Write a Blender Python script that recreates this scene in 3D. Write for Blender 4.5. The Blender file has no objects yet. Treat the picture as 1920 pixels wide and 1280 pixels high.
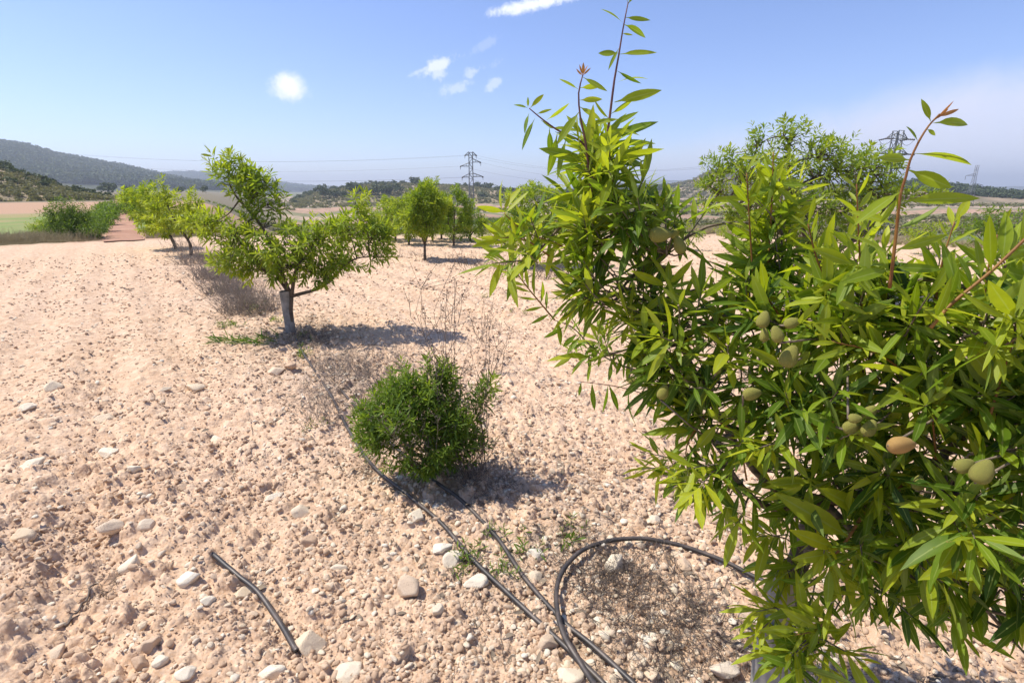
import bpy, math, random
import numpy as np
from mathutils import Vector, Matrix, Quaternion

random.seed(7); np.random.seed(7)
S = bpy.context.scene
COL = S.collection
R = math.radians

# ---------------------------------------------------------------- camera, world, sun, exposure
PITCH = R(16.2); FPX = 980.0; CH = 1.5
cam = bpy.data.objects.new('camera', bpy.data.cameras.new('camera'))
COL.objects.link(cam); S.camera = cam
cam.location = (0, 0, CH); cam.rotation_euler = (math.pi/2 - PITCH, 0, 0)
cam.data.sensor_width = 36; cam.data.lens = FPX/1920*36
cam.data.clip_start = 0.02; cam.data.clip_end = 20000

S.view_settings.view_transform = 'Standard'; S.view_settings.look = 'None'
S.view_settings.exposure = 0.48; S.view_settings.gamma = 1
S.view_settings.use_curve_mapping = False
S.render.engine = 'CYCLES'
S.cycles.use_denoising = True
S.cycles.max_bounces = 8; S.cycles.transmission_bounces = 4; S.cycles.transparent_max_bounces = 6
S.cycles.volume_bounces = 0

SUN_EL, SUN_AZ = 57.0, -80.0         # azimuth clockwise from +Y
sdir = Vector((math.sin(R(SUN_AZ))*math.cos(R(SUN_EL)), math.cos(R(SUN_AZ))*math.cos(R(SUN_EL)), math.sin(R(SUN_EL))))
sl = bpy.data.lights.new('sun', 'SUN'); sl.energy = 4.6; sl.angle = R(0.53); sl.color = (1.0, 0.935, 0.83)
so = bpy.data.objects.new('sun', sl); COL.objects.link(so)
so.rotation_euler = sdir.to_track_quat('Z', 'Y').to_euler()

CP, SP = math.cos(PITCH), math.sin(PITCH)
def ray(px, py):
    a, b = px-960, 640-py
    return Vector((a, FPX*CP + b*SP, -FPX*SP + b*CP))
def at(px, py, Y):
    r = ray(px, py); t = Y/r.y
    return Vector((r.x*t, Y, CH + r.z*t))
def gp(px, py, z=0.0):
    r = ray(px, py); t = (z-CH)/r.z
    return Vector((r.x*t, r.y*t, z))
def proj(p):
    f = p[1]*CP - (p[2]-CH)*SP; u = p[1]*SP + (p[2]-CH)*CP
    return 960 + FPX*p[0]/f, 640 - FPX*u/f, f
def azel(px, py):
    r = ray(px, py)
    return math.atan2(r.x, r.y), math.atan2(r.z, math.hypot(r.x, r.y))

# world: physical sky + thin cirrus veil and a few small clouds fixed in the sky
W = bpy.data.worlds.new('World'); S.world = W; W.use_nodes = True
nt = W.node_tree; nt.nodes.clear()
class NG:
    def __init__(s, t): s.t = t
    def n(s, ty, **k):
        x = s.t.nodes.new(ty)
        for a, b in k.items(): setattr(x, a, b)
        return x
    def put(s, sock, v):
        if isinstance(v, bpy.types.NodeSocket): s.t.links.new(v, sock)
        elif v is not None: sock.default_value = v
    def m(s, op, a, b=None, c=None, clamp=False):
        x = s.n('ShaderNodeMath', operation=op, use_clamp=clamp)
        for i, v in enumerate((a, b, c)):
            if v is not None: s.put(x.inputs[i], v)
        return x.outputs[0]
    def mix(s, f, a, b, mode='MIX'):
        x = s.n('ShaderNodeMix', data_type='RGBA', blend_type=mode)
        s.put(x.inputs[0], f); s.put(x.inputs[6], a); s.put(x.inputs[7], b)
        return x.outputs[2]
    def noise(s, vec, scale, detail=4, rough=.55, dist=0):
        x = s.n('ShaderNodeTexNoise'); s.put(x.inputs['Vector'], vec)
        x.inputs['Scale'].default_value = scale; x.inputs['Detail'].default_value = detail
        x.inputs['Roughness'].default_value = rough; x.inputs['Distortion'].default_value = dist
        return x.outputs[0]
    def ramp(s, f, stops):
        x = s.n('ShaderNodeValToRGB'); s.put(x.inputs[0], f)
        e = x.color_ramp.elements
        while len(e) < len(stops): e.new(.5)
        for i, (p, c) in enumerate(stops):
            e[i].position = p; e[i].color = (*c, 1) if len(c) == 3 else c
        return x.outputs[0]
    def rng(s, v, a, b, c=0., d=1., smooth=True):
        x = s.n('ShaderNodeMapRange', interpolation_type='SMOOTHSTEP' if smooth else 'LINEAR')
        s.put(x.inputs[0], v)
        for i, q in enumerate((a, b, c, d)): x.inputs[i+1].default_value = q
        return x.outputs[0]
g = NG(nt)
sky = g.n('ShaderNodeTexSky', sky_type='NISHITA'); sky.sun_disc = False
sky.sun_elevation = R(SUN_EL); sky.sun_rotation = R(SUN_AZ % 360)
sky.altitude = 300; sky.air_density = 1.0; sky.dust_density = 0.35; sky.ozone_density = 3.0
tc = g.n('ShaderNodeTexCoord').outputs['Generated']
sep = g.n('ShaderNodeSeparateXYZ'); nt.links.new(tc, sep.inputs[0])
X_, Y_, Z_ = sep.outputs
az = g.m('ARCTAN2', X_, Y_); el = g.m('ARCSINE', Z_)
n1 = g.noise(tc, 34, 9, .72); n2 = g.noise(tc, 9, 5, .6, .6)
mask = None
CL = [  # px, py, rx, ry, tilt, strength, roughness amount
    (543, 165, 40, 30, 0.0, 1.0, .55), (822, 122, 40, 13, .5, .75, 1.2), (800, 128, 34, 6, .45, .45, 1.2), (818, 137, 18, 18, .3, .55, 1.3),
    (848, 166, 34, 12, .3, .38, 1.5), (895, 132, 34, 10, .4, .4, 1.5), (922, 160, 20, 9, .6, .4, 1.5),
    (995, 10, 78, 14, .2, .95, .9), (1050, -6, 60, 12, .15, .8, .9), (915, 82, 30, 9, .5, .15, 1.5)]
for (px, py, rx, ry, tilt, st, rg) in CL:
    a0, e0 = azel(px, py); a1, _ = azel(px+10, py); _, e1 = azel(px, py-10)
    wx = rx*abs(a1-a0)/10; wy = ry*abs(e1-e0)/10
    da = g.m('SUBTRACT', az, a0); de = g.m('SUBTRACT', el, e0)
    k = abs(a1-a0)/abs(e1-e0)
    ct, stt = math.cos(tilt), math.sin(tilt)
    u = g.m('ADD', g.m('MULTIPLY', da, ct/wx), g.m('MULTIPLY', de, stt*k/wx))
    v = g.m('ADD', g.m('MULTIPLY', da, -stt/k/wy), g.m('MULTIPLY', de, ct/wy))
    q = g.m('ADD', g.m('MULTIPLY', u, u), g.m('MULTIPLY', v, v))
    q = g.m('ADD', g.m('SUBTRACT', 1.15, g.m('SQRT', q)), g.m('MULTIPLY', g.m('SUBTRACT', n1, .5), 3.0*rg))
    m_ = g.m('MULTIPLY', g.rng(q, -.05, .85), st)
    mask = m_ if mask is None else g.m('MAXIMUM', mask, m_)
# cirrus veil to the right: lies below a slanting edge
ea, eb = azel(1230, 262), azel(1920, 95); ks = (eb[1]-ea[1])/(eb[0]-ea[0])
edge = g.m('MULTIPLY_ADD', az, ks, ea[1]-ks*ea[0])          # elevation of the upper edge
veil = g.m('SUBTRACT', edge, el)
veil = g.m('ADD', veil, g.m('MULTIPLY', g.m('SUBTRACT', n2, .5), .06))
veil = g.rng(veil, -.01, .06)
veil = g.m('MULTIPLY', veil, g.rng(az, -.10, .24))
veil = g.m('MULTIPLY', veil, g.rng(n2, .2, .75, .6, .9))
bg = g.n('ShaderNodeBackground'); bg.inputs[1].default_value = 0.122
skc = g.mix(1.0, sky.outputs[0], (.925, .915, 1.13, 1), 'MULTIPLY')
c1 = g.mix(veil, skc, (5.3, 5.5, 6.7, 1))
c2 = g.mix(mask, c1, (6.7, 6.95, 7.7, 1))
nt.links.new(c2, bg.inputs[0])
wo = g.n('ShaderNodeOutputWorld'); nt.links.new(bg.outputs[0], wo.inputs[0])

# ---------------------------------------------------------------- helpers
def tag(o, label=None, cat=None, group=None, kind=None):
    if label: o['label'] = label
    if cat: o['category'] = cat
    if group: o['group'] = group
    if kind: o['kind'] = kind
    return o
def empty(name, loc, label=None, cat=None, group=None):
    o = bpy.data.objects.new(name, None); COL.objects.link(o); o.location = loc
    o.empty_display_size = .1
    return tag(o, label, cat, group)
def mesh_np(name, V, F, attrs=None, mat=None, smooth=False, mi=None):
    """V (n,3); F (m,3|4) int array"""
    V = np.asarray(V, dtype=np.float32); F = np.asarray(F, dtype=np.int32)
    me = bpy.data.meshes.new(name)
    k = F.shape[1]
    me.vertices.add(len(V)); me.vertices.foreach_set('co', V.ravel())
    me.loops.add(F.size); me.loops.foreach_set('vertex_index', F.ravel())
    me.polygons.add(len(F)); me.polygons.foreach_set('loop_start', np.arange(0, F.size, k, dtype=np.int32))
    if smooth: me.polygons.foreach_set('use_smooth', np.ones(len(F), dtype=bool))
    if mi is not None: me.polygons.foreach_set('material_index', np.asarray(mi, dtype=np.int32))
    me.update(calc_edges=True)
    for an, (ty, arr) in (attrs or {}).items():
        a = me.attributes.new(an, ty, 'POINT')
        arr = np.asarray(arr, dtype=np.float32)
        a.data.foreach_set({'FLOAT': 'value', 'FLOAT_COLOR': 'color', 'FLOAT_VECTOR': 'vector'}[ty], arr.ravel())
    if mat:
        for mm in (mat if isinstance(mat, (list, tuple)) else [mat]): me.materials.append(mm)
    return me
def link(name, me, parent=None, loc=None):
    o = bpy.data.objects.new(name, me); COL.objects.link(o)
    if parent is not None: 
        o.parent = parent
        # parts are modelled in world space: cancel the parent's offset
        if loc is None: o.location = -parent.location if parent.parent is None else (0, 0, 0)
        else: o.location = Vector(loc) - parent.location
    elif loc is not None: o.location = loc
    return o
class MB:
    def __init__(s): s.V = []; s.F = []; s.n = 0
    def add(s, V, F):
        s.V.append(np.asarray(V, float)); s.F += [tuple(i+s.n for i in f) for f in F]; s.n += len(V)
    def tube(s, P, rad, sides=6, cap=True):
        P = [Vector(p) for p in P]; n = len(P)
        if not hasattr(rad, '__len__'): rad = [rad]*n
        V = []; F = []
        up = Vector((0.13, 0.21, 1)).normalized(); prev = None
        for i, p in enumerate(P):
            t = (P[min(i+1, n-1)] - P[max(i-1, 0)])
            if t.length < 1e-9: t = Vector((0, 0, 1))
            t.normalize()
            a = (prev - t*prev.dot(t)) if prev else t.cross(up)
            if a.length < 1e-5: a = t.cross(Vector((1, 0, 0)))
            a.normalize(); prev = a; b = t.cross(a)
            for k in range(sides):
                w = 2*math.pi*k/sides
                V.append(p + (a*math.cos(w) + b*math.sin(w))*rad[i])
        for i in range(n-1):
            for k in range(sides):
                k2 = (k+1) % sides
                F.append((i*sides+k, i*sides+k2, (i+1)*sides+k2, (i+1)*sides+k))
        if cap and sides >= 3:
            F.append(tuple(reversed(range(sides)))); F.append(tuple(range((n-1)*sides, n*sides)))
        s.add(V, F)
    def box(s, a, b, w, h=None):
        s.tube([a, b], [w/1.414]*2, 4)
    def mesh(s, name, mat, smooth=True):
        me = bpy.data.meshes.new(name)
        V = np.concatenate(s.V) if s.V else np.zeros((0, 3))
        me.from_pydata(V.tolist(), [], s.F)
        if smooth: me.polygons.foreach_set('use_smooth', [True]*len(me.polygons))
        if mat: me.materials.append(mat)
        return me
    def build(s, name, mat, parent=None, smooth=True):
        return link(name, s.mesh(name, mat, smooth), parent)
def spline(P, n=12):
    P = [Vector(p) for p in P]
    if len(P) < 3: return [P[0].lerp(P[-1], i/n) for i in range(n+1)]
    Q = [P[0]*2-P[1]] + P + [P[-1]*2-P[-2]]; out = []
    seg = len(P)-1; per = max(2, int(round(n/seg)))
    for i in range(seg):
        a, b, c, d = Q[i:i+4]
        for j in range(per):
            t = j/per
            out.append(.5*((2*b) + (c-a)*t + (2*a-5*b+4*c-d)*t*t + (3*b-a-3*c+d)*t**3))
    out.append(P[-1]); return out

# numpy value noise
def _h(ix, iy, seed):
    n = (ix.astype(np.int64)*374761393 + iy.astype(np.int64)*668265263 + seed*1442695041) & 0xffffffff
    n = ((n ^ (n >> 13))*1274126177) & 0xffffffff
    n = n ^ (n >> 16)
    return (n & 0xffff)/65535.0
def vn(x, y, seed=0):
    x = np.asarray(x, float); y = np.asarray(y, float)
    ix = np.floor(x); iy = np.floor(y); fx = x-ix; fy = y-iy
    fx = fx*fx*(3-2*fx); fy = fy*fy*(3-2*fy)
    a = _h(ix, iy, seed); b = _h(ix+1, iy, seed); c = _h(ix, iy+1, seed); d = _h(ix+1, iy+1, seed)
    return (a*(1-fx)+b*fx)*(1-fy) + (c*(1-fx)+d*fx)*fy
def fbm(x, y, seed=0, o=4):
    s = 0; a = .5; t = 0
    for k in range(o):
        s = s + a*vn(x*2**k + 17.3*k, y*2**k - 9.1*k, seed+k); t += a; a *= .5
    return s/t
def worley(x, y, seed=0):
    """distance to the nearest of jittered cell points, plus that cell's random value"""
    ix = np.floor(x); iy = np.floor(y); best = np.full(x.shape, 9.); val = np.zeros(x.shape)
    for dx in (-1, 0, 1):
        for dy in (-1, 0, 1):
            cx, cy = ix+dx, iy+dy
            px = cx + _h(cx, cy, seed); py = cy + _h(cx, cy, seed+5)
            d = (px-x)**2 + (py-y)**2
            m = d < best; best = np.where(m, d, best); val = np.where(m, _h(cx, cy, seed+11), val)
    return np.sqrt(best), val
def sst(a, b, x):
    t = np.clip((np.asarray(x, float)-a)/(b-a), 0, 1); return t*t*(3-2*t)

# terrain: flat stony orchard, valley beyond it to the right of the track
def terrain(x, y):
    x = np.asarray(x, float); y = np.asarray(y, float)
    r = np.hypot(x, y); b = np.degrees(np.arctan2(x, y))
    edge = 19 + 2*np.sin(b*.11)
    val = -6.0*sst(0, 45, r-edge)*sst(-31, -22, b)
    z = val - .12*sst(0, 1.5, r-20.3)*sst(-20, -27, b)
    z = z + .05*(fbm(x*.25, y*.25, 3, 2)-.5)*sst(0.5, 4, r)
    z = z + (fbm(x*.01, y*.01, 5, 3)-.5)*1.6*sst(60, 250, r)
    return z
# stony ridge lines (the tree row is mounded a little)
ROWD = Vector((-3.15, 4.27)).normalized(); ROWN = Vector((ROWD.y, -ROWD.x))
def rowdist(x, y, x0=.75, y0=1.2):
    return (x-x0)*ROWN.x + (y-y0)*ROWN.y
def chips(x, y, sc, seed, keep, wid=.62):
    """broken flakes of soil: each cell is a little tilted facet with a steep edge"""
    x = x*sc; y = y*sc; ix = np.floor(x); iy = np.floor(y); top = np.zeros(x.shape)
    for dx in (-1, 0, 1):
        for dy in (-1, 0, 1):
            cx, cy = ix+dx, iy+dy
            ux = x-(cx+_h(cx, cy, seed)); uy = y-(cy+_h(cx, cy, seed+5)); v = _h(cx, cy, seed+11)
            a = _h(cx, cy, seed+17)*6.283; ca, sa = np.cos(a), np.sin(a); el_ = 1+.8*_h(cx, cy, seed+23)
            p = (ux*ca+uy*sa)*el_; q = -ux*sa+uy*ca
            d = np.maximum(np.maximum(np.abs(p), np.abs(q)), (np.abs(p)+np.abs(q))*.75)/(wid*(.35+.65*v))
            hgt = np.clip(1.0-d, 0, .42)*2.2*(.3+.7*v)*(1+.7*p-.5*q)*(v > keep)
            top = np.maximum(top, hgt)
    return top
def relief(x, y):
    r = np.hypot(x, y)
    f = 1 - sst(9, 26, r)
    d = rowdist(x, y)
    z = .020*np.cos(d*2*math.pi/.62 + 1.5*fbm(x*.8, y*.8, 8, 2))*sst(.5, 1.2, np.abs(d))      # faint plough furrows
    wx = .35*(vn(x*3, y*3, 91)-.5)+.06*(vn(x*25, y*25, 92)-.5); wy = .35*(vn(x*3, y*3, 93)-.5)+.06*(vn(x*25, y*25, 94)-.5)
    z = z + .040*(fbm(x*2.2, y*2.2, 21, 3)-.5)
    z = z + .026*chips(x+wx*.1, y+wy*.1, 8, 31, .55) + .017*chips(x+wx*.1, y+wy*.1, 19, 41, .3)
    z = z + .0085*chips(x+wx*.05, y+wy*.05, 42, 51, .15)*(1-sst(5, 9, r))
    z = z + .012*(fbm(x*40, y*40, 61, 3)-.5)*(1-sst(4, 9, r))
    return z*f*(1-.25*sst(2.5, 7, r))*(1.0+.6*sst(.38, .6, fbm(d*1.6+3, (x*ROWD.x+y*ROWD.y)*.18, 131, 3)))
def H(x, y):
    x = np.atleast_1d(np.asarray(x, float)); y = np.atleast_1d(np.asarray(y, float))
    return terrain(x, y) + relief(x, y)
def hz(x, y): return float(H(x, y)[0])
def gph(px, py):
    p = gp(px, py)
    for _ in range(3):
        z = hz(p.x, p.y); p = gp(px, py, z)
    return p

# ---------------------------------------------------------------- materials
def mat(name):
    m = bpy.data.materials.new(name); m.use_nodes = True; m.node_tree.nodes.clear()
    gg = NG(m.node_tree); out = gg.n('ShaderNodeOutputMaterial')
    return m, gg, out
def principled(gg, out, col, rough=.8, spec=.3, bump=None, bstr=.5, bdist=.01, **kw):
    p = gg.n('ShaderNodeBsdfPrincipled')
    gg.put(p.inputs['Base Color'], (*col, 1) if isinstance(col, tuple) and len(col) == 3 else col)
    gg.put(p.inputs['Roughness'], rough); p.inputs['Specular IOR Level'].default_value = spec
    for k, v in kw.items(): gg.put(p.inputs[k.replace('_', ' ')], v)
    if bump is not None:
        b = gg.n('ShaderNodeBump'); b.inputs['Strength'].default_value = bstr; b.inputs['Distance'].default_value = bdist
        gg.put(b.inputs['Height'], bump); gg.put(p.inputs['Normal'], b.outputs[0])
    gg.put(out.inputs[0], p.outputs[0]); return p
def pos(gg): return gg.n('ShaderNodeNewGeometry').outputs['Position']
def objc(gg): return gg.n('ShaderNodeTexCoord').outputs['Object']
def attr(gg, name, o=2):
    a = gg.n('ShaderNodeAttribute'); a.attribute_name = name; return a.outputs[o] if o == 2 else a.outputs[0]

M = {}
def leaf_mat(name, old, mid, young, under, trans=.42, rough=.38):
    m, gg, out = mat(name)
    t = attr(gg, 'tint'); lv = attr(gg, 'lv')
    rnd = gg.n('ShaderNodeObjectInfo').outputs['Random']
    c = gg.ramp(t, [(0, old), (.45, mid), (1, young)])
    nz = gg.noise(pos(gg), 60, 3)
    c = gg.mix(gg.m('MULTIPLY', nz, .35), c, (old[0]*.8, old[1]*.9, old[2]*.8, 1))
    rib = gg.rng(lv, .16, .03)
    c = gg.mix(gg.m('MULTIPLY', rib, .5), c, (.32, .40, .12, 1))
    bl = gg.noise(pos(gg), 140, 2); c = gg.mix(gg.m('MULTIPLY', gg.rng(bl, .66, .74), gg.rng(gg.noise(pos(gg), 14, 2), .5, .65, 0, .8)), c, (.30, .20, .07, 1))
    bf = gg.n('ShaderNodeNewGeometry').outputs['Backfacing']
    cb = gg.mix(.45, c, (*under, 1))
    cc = gg.mix(bf, c, cb)
    p = gg.n('ShaderNodeBsdfPrincipled'); gg.put(p.inputs['Base Color'], cc)
    p.inputs['Roughness'].default_value = rough; p.inputs['Specular IOR Level'].default_value = .3
    tr = gg.n('ShaderNodeBsdfTranslucent')
    tcx = gg.mix(1.0, c, (1.75, 1.7, .6, 1), 'MULTIPLY'); gg.put(tr.inputs[0], tcx)
    mx = gg.n('ShaderNodeMixShader'); mx.inputs[0].default_value = trans
    gg.put(mx.inputs[1], p.outputs[0]); gg.put(mx.inputs[2], tr.outputs[0]); gg.put(out.inputs[0], mx.outputs[0])
    return m
M['leaf'] = leaf_mat('almond_leaf', (.042, .090, .009), (.15, .245, .015), (.43, .48, .03), (.26, .33, .10), .45, .5)
M['leaf_red'] = leaf_mat('young_red_leaf', (.22, .06, .05), (.30, .10, .05), (.42, .20, .06), (.3, .2, .12))
M['leaf_mid'] = leaf_mat('tree_leaf', (.07, .135, .014), (.17, .26, .02), (.37, .42, .03), (.22, .29, .09), .45, .6)
M['leaf_bush'] = leaf_mat('bush_leaf', (.050, .105, .011), (.125, .205, .016), (.28, .35, .03), (.14, .19, .06), .4, .6)
M['leaf_pine'] = leaf_mat('pine_needles', (.045, .066, .032), (.068, .094, .045), (.095, .12, .055), (.05, .08, .04), .15, .8)
M['leaf_grey'] = leaf_mat('scrub_leaf', (.12, .125, .06), (.19, .18, .095), (.27, .24, .14), (.18, .18, .12), .2, .8)

def simple(name, c1, c2, scale=20, rough=.85, spec=.2, bs=.4, bd=.004, detail=4, coord='obj', stops=(.35, .65)):
    m, gg, out = mat(name)
    v = objc(gg) if coord == 'obj' else pos(gg)
    nz = gg.noise(v, scale, detail, .6)
    c = gg.ramp(nz, [(stops[0], c1), (stops[1], c2)])
    principled(gg, out, c, rough, spec, nz, bs, bd); M[name] = m; return m
simple('bark', (.10, .075, .055), (.24, .19, .145), 60)
simple('bark_far', (.07, .055, .042), (.15, .12, .09), 20)
simple('dead_twig', (.085, .065, .052), (.21, .17, .14), 40)
simple('dry_grey', (.17, .145, .125), (.33, .28, .235), 30)
simple('dry_tan', (.32, .27, .14), (.50, .42, .26), 30)
simple('shoot_orange', (.17, .07, .025), (.28, .15, .04), 25, .5)
simple('shoot_purple', (.10, .045, .05), (.20, .10, .075), 25, .5)
simple('guard', (.17, .165, .155), (.33, .31, .28), 14, .7, .2, .3)
simple('steel', (.13, .14, .145), (.22, .23, .235), 3, .55, .4, .1)
simple('insulator', (.05, .045, .04), (.10, .09, .08), 3, .3, .5, .1)
simple('cable', (.09, .09, .095), (.13, .13, .135), 1, .5, .4, .1)
simple('old_leaf_litter', (.16, .12, .085), (.30, .24, .17), 40)

# hose: weathered black polythene with dust
m, gg, out = mat('hose'); nz = gg.noise(pos(gg), 9, 5, .65); nf = gg.noise(pos(gg), 90, 3)
up = gg.n('ShaderNodeSeparateXYZ'); gg.put(up.inputs[0], gg.n('ShaderNodeNewGeometry').outputs['Normal'])
dust = gg.m('MULTIPLY', gg.rng(up.outputs[2], .1, .9), gg.rng(nz, .35, .75, .05, .5))
c = gg.mix(dust, (.028, .027, .026, 1), (.27, .20, .155, 1))
principled(gg, out, c, .45, .45, nf, .25, .002); M['hose'] = m

# almond hull: velvety grey-green
m, gg, out = mat('almond_hull'); nz = gg.noise(objc(gg), 90, 4, .6); nb = gg.noise(objc(gg), 500, 2)
c = gg.ramp(nz, [(.35, (.17, .185, .04)), (.58, (.30, .28, .07)), (.75, (.35, .24, .08))])
p = principled(gg, out, c, .9, .08, nb, .9, .0012, Sheen_Weight=.05, Sheen_Roughness=.5); M['almond'] = m
m, gg, out = mat('almond_hull_ripe'); nz = gg.noise(objc(gg), 90, 4, .6); nb = gg.noise(objc(gg), 500, 2)
c = gg.ramp(nz, [(.35, (.27, .16, .055)), (.6, (.36, .225, .08)), (.75, (.30, .25, .08))])
principled(gg, out, c, .85, .15, nb, .35, .0008, Sheen_Weight=.05, Sheen_Roughness=.5); M['almond_ripe'] = m

# limestone pebbles
def stone_mat(name, stops, rough=.9):
    m, gg, out = mat(name)
    o = objc(gg); rnd = gg.n('ShaderNodeObjectInfo').outputs['Random']
    nz = gg.noise(o, 2.2, 6, .65); nf = gg.noise(o, 14, 4, .7)
    c = gg.ramp(gg.m('MULTIPLY_ADD', nz, .35, gg.m('MULTIPLY', rnd, .8)), stops)
    c = gg.mix(gg.rng(nf, .52, .75), c, (stops[0][1][0]*.8, stops[0][1][1]*.78, stops[0][1][2]*.75, 1))
    # soil dust that has settled low on the stone
    sx = gg.n('ShaderNodeSeparateXYZ'); gg.put(sx.inputs[0], o)
    c = gg.mix(gg.m('MULTIPLY', gg.rng(gg.m('MULTIPLY_ADD', nz, .5, sx.outputs[2]), .05, -.3), .6), c, (.585, .405, .265, 1))
    principled(gg, out, c, rough, .2, nf, .5, .05); M[name] = m; return m
stone_mat('limestone', [(.1, (.56, .385, .255)), (.4, (.66, .48, .33)), (.75, (.74, .59, .43)), (1, (.80, .69, .54))])
stone_mat('cream_stone', [(.1, (.73, .57, .39)), (.4, (.80, .66, .48)), (.7, (.84, .73, .56)), (1, (.87, .79, .64))])
stone_mat('clod', [(.1, (.53, .36, .235)), (.5, (.60, .42, .28)), (.9, (.66, .49, .345)), (1, (.72, .58, .43))])

# ground: colour zones come from the point attribute, fine grain from noise
m, gg, out = mat('stony_soil')
P = pos(gg); base = attr(gg, 'zone', 0)
n_big = gg.noise(P, .9, 5, .6); n_mid = gg.noise(P, 14, 5, .65); n_f = gg.noise(P, 110, 4, .7)
c = gg.mix(gg.rng(n_big, .35, .7, 0, .35), base, (.64, .48, .355, 1), 'MIX')
wet = attr(gg, 'soilw')
c = gg.mix(wet, base, c)
dark = gg.mix(1.0, c, (.80, .74, .70, 1), 'MULTIPLY'); light = gg.mix(1.0, c, (1.13, 1.17, 1.22, 1), 'MULTIPLY')
c = gg.mix(gg.rng(n_mid, .35, .7), dark, light)
c = gg.mix(gg.rng(n_f, .35, .75, 0, .45), c, (.69, .56, .43, 1))
c = gg.mix(wet, base, c)
vo = gg.n('ShaderNodeTexVoronoi'); gg.put(vo.inputs['Vector'], P); vo.inputs['Scale'].default_value = 55
hgt = gg.m('ADD', gg.m('MULTIPLY', n_f, .6), gg.m('MULTIPLY', gg.m('SUBTRACT', 1, vo.outputs[0]), .7))
principled(gg, out, c, .95, .12, hgt, .8, .008); M['soil'] = m

def dirt(name, a, b, sc=.6, sc2=8):
    m, gg, out = mat(name); P = pos(gg)
    n1 = gg.noise(P, sc, 6, .65); n2 = gg.noise(P, sc2, 4, .65)
    c = gg.mix(gg.rng(n1, .35, .68), (*a, 1), (*b, 1)); c = gg.mix(gg.rng(n2, .4, .75, 0, .5), c, (a[0]*.7, a[1]*.7, a[2]*.7, 1))
    principled(gg, out, c, .95, .1, n2, .5, .03); M[name] = m
dirt('red_track', (.36, .20, .135), (.46, .28, .19))
dirt('hill_forest', (.055, .065, .038), (.115, .115, .07), .012, .08)
dirt('hill_scrub', (.19, .165, .095), (.38, .29, .19), .06, .4)
dirt('hill_pale', (.16, .14, .085), (.40, .30, .21), .02, .12)

# ---------------------------------------------------------------- ground sheet
th = np.concatenate([np.radians(np.linspace(-180, -56, 40)), np.radians(np.linspace(-55, 55, 660)), np.radians(np.linspace(56, 180, 40))])
rr = np.concatenate([[0.0, .12, .25], np.exp(np.linspace(math.log(.38), math.log(22), 820)), np.exp(np.linspace(math.log(22.3), math.log(7000), 260))])
TH, RR = np.meshgrid(th, rr); GX = RR*np.sin(TH); GY = RR*np.cos(TH)
GZ = H(GX.ravel(), GY.ravel()).reshape(GX.shape)
nr, nc = GX.shape
idx = np.arange(nr*nc).reshape(nr, nc)
F = np.stack([idx[:-1, :-1], idx[:-1, 1:], idx[1:, 1:], idx[1:, :-1]], -1).reshape(-1, 4)
x, y = GX.ravel(), GY.ravel(); r = np.hypot(x, y); b = np.degrees(np.arctan2(x, y))
soil = np.array([.585, .405, .262]); zone = np.tile(soil, (x.size, 1)).astype(float)
# faint tone drift across the orchard
zone *= (1 + .10*(fbm(x*.35, y*.35, 71, 3)-.5))[:, None]
rd = np.abs(rowdist(x, y)); lit = np.exp(-(rd/.38)**2)*sst(.42, .62, fbm(x*2.2, y*2.2, 75, 4))*(1-sst(12, 16, r))
zone = zone*(1-.6*lit[:, None]) + np.array([.33, .26, .20])*.6*lit[:, None]
def blend(w, col):
    global zone
    w = np.clip(w, 0, 1)[:, None]; zone = zone*(1-w) + np.array(col)*w
wav = (fbm(x*.12, y*.12, 81, 3)-.5)
left = sst(-21.5, -24.5, b)
out_l = left*sst(20.2, 21.2, r + 2.5*wav)
out_r = (1-left)*sst(18.5, 20.5, r + 6*wav)
dry = np.array([.34, .27, .17])
blend(out_l, dry); blend(out_r, [.30, .25, .15])
trk = sst(1.9, 1.2, np.abs(x-b*0 - (-.742*y)))*left*(1-sst(60, 80, r))
blend(trk*out_l, [.42, .26, .175])
# left: green field, then orange field, scrub beyond
nzl = fbm(x*.4, y*.15, 91, 3)
blend(left*sst(25, 29, r+3*wav)*(1-sst(48, 52, r)), [.20, .25, .085]); blend(left*sst(27, 40, r)*(1-sst(48, 52, r))*sst(.45, .62, nzl), [.30, .26, .12])
blend(left*sst(47, 54, r)*(1-sst(92, 98, r)), [.42, .27, .175])
blend(left*sst(92, 98, r), [.20, .17, .11])
# valley terraces: bands of pale, orange, grey-green land, edges wandering with bearing
rv = r*(1 + .10*np.sin(b*.23) + .05*np.sin(b*.9+1)) + 40*(fbm(x*.012, y*.012, 95, 3)-.5)
right = 1-left
edges = [(60, 95, (.24, .23, .12)), (95, 118, (.13, .16, .07)), (118, 128, (.35, .27, .19)), (128, 160, (.34, .225, .155)), (160, 172, (.17, .18, .09)),
         (172, 195, (.42, .31, .22)), (195, 215, (.20, .19, .10)), (215, 260, (.40, .26, .18)), (260, 285, (.22, .20, .12)), (285, 340, (.41, .31, .23)),
         (340, 380, (.19, .18, .11)), (380, 460, (.38, .28, .21)), (460, 560, (.20, .19, .12)), (560, 700, (.42, .31, .22)), (700, 7000, (.17, .17, .11))]
for (a, c_, col) in edges:
    k = 1 + .0*b
    blend(right*sst(a*.985, a*1.015, rv)*(1-sst(c_*.985, c_*1.015, rv)), col)
sp = fbm(x*.35, y*.35, 99, 4)
blend(.55*right*sst(45, 60, r)*sst(.58, .66, sp), [.13, .14, .07])
soilw = np.clip(1-out_l-out_r, 0, 1)
zc = np.concatenate([zone, np.ones((x.size, 1))], 1)
me = mesh_np('ground', np.stack([x, y, GZ.ravel()], 1), F[:, ::-1], {'zone': ('FLOAT_COLOR', zc), 'soilw': ('FLOAT', soilw)}, M['soil'], smooth=True)
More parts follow.
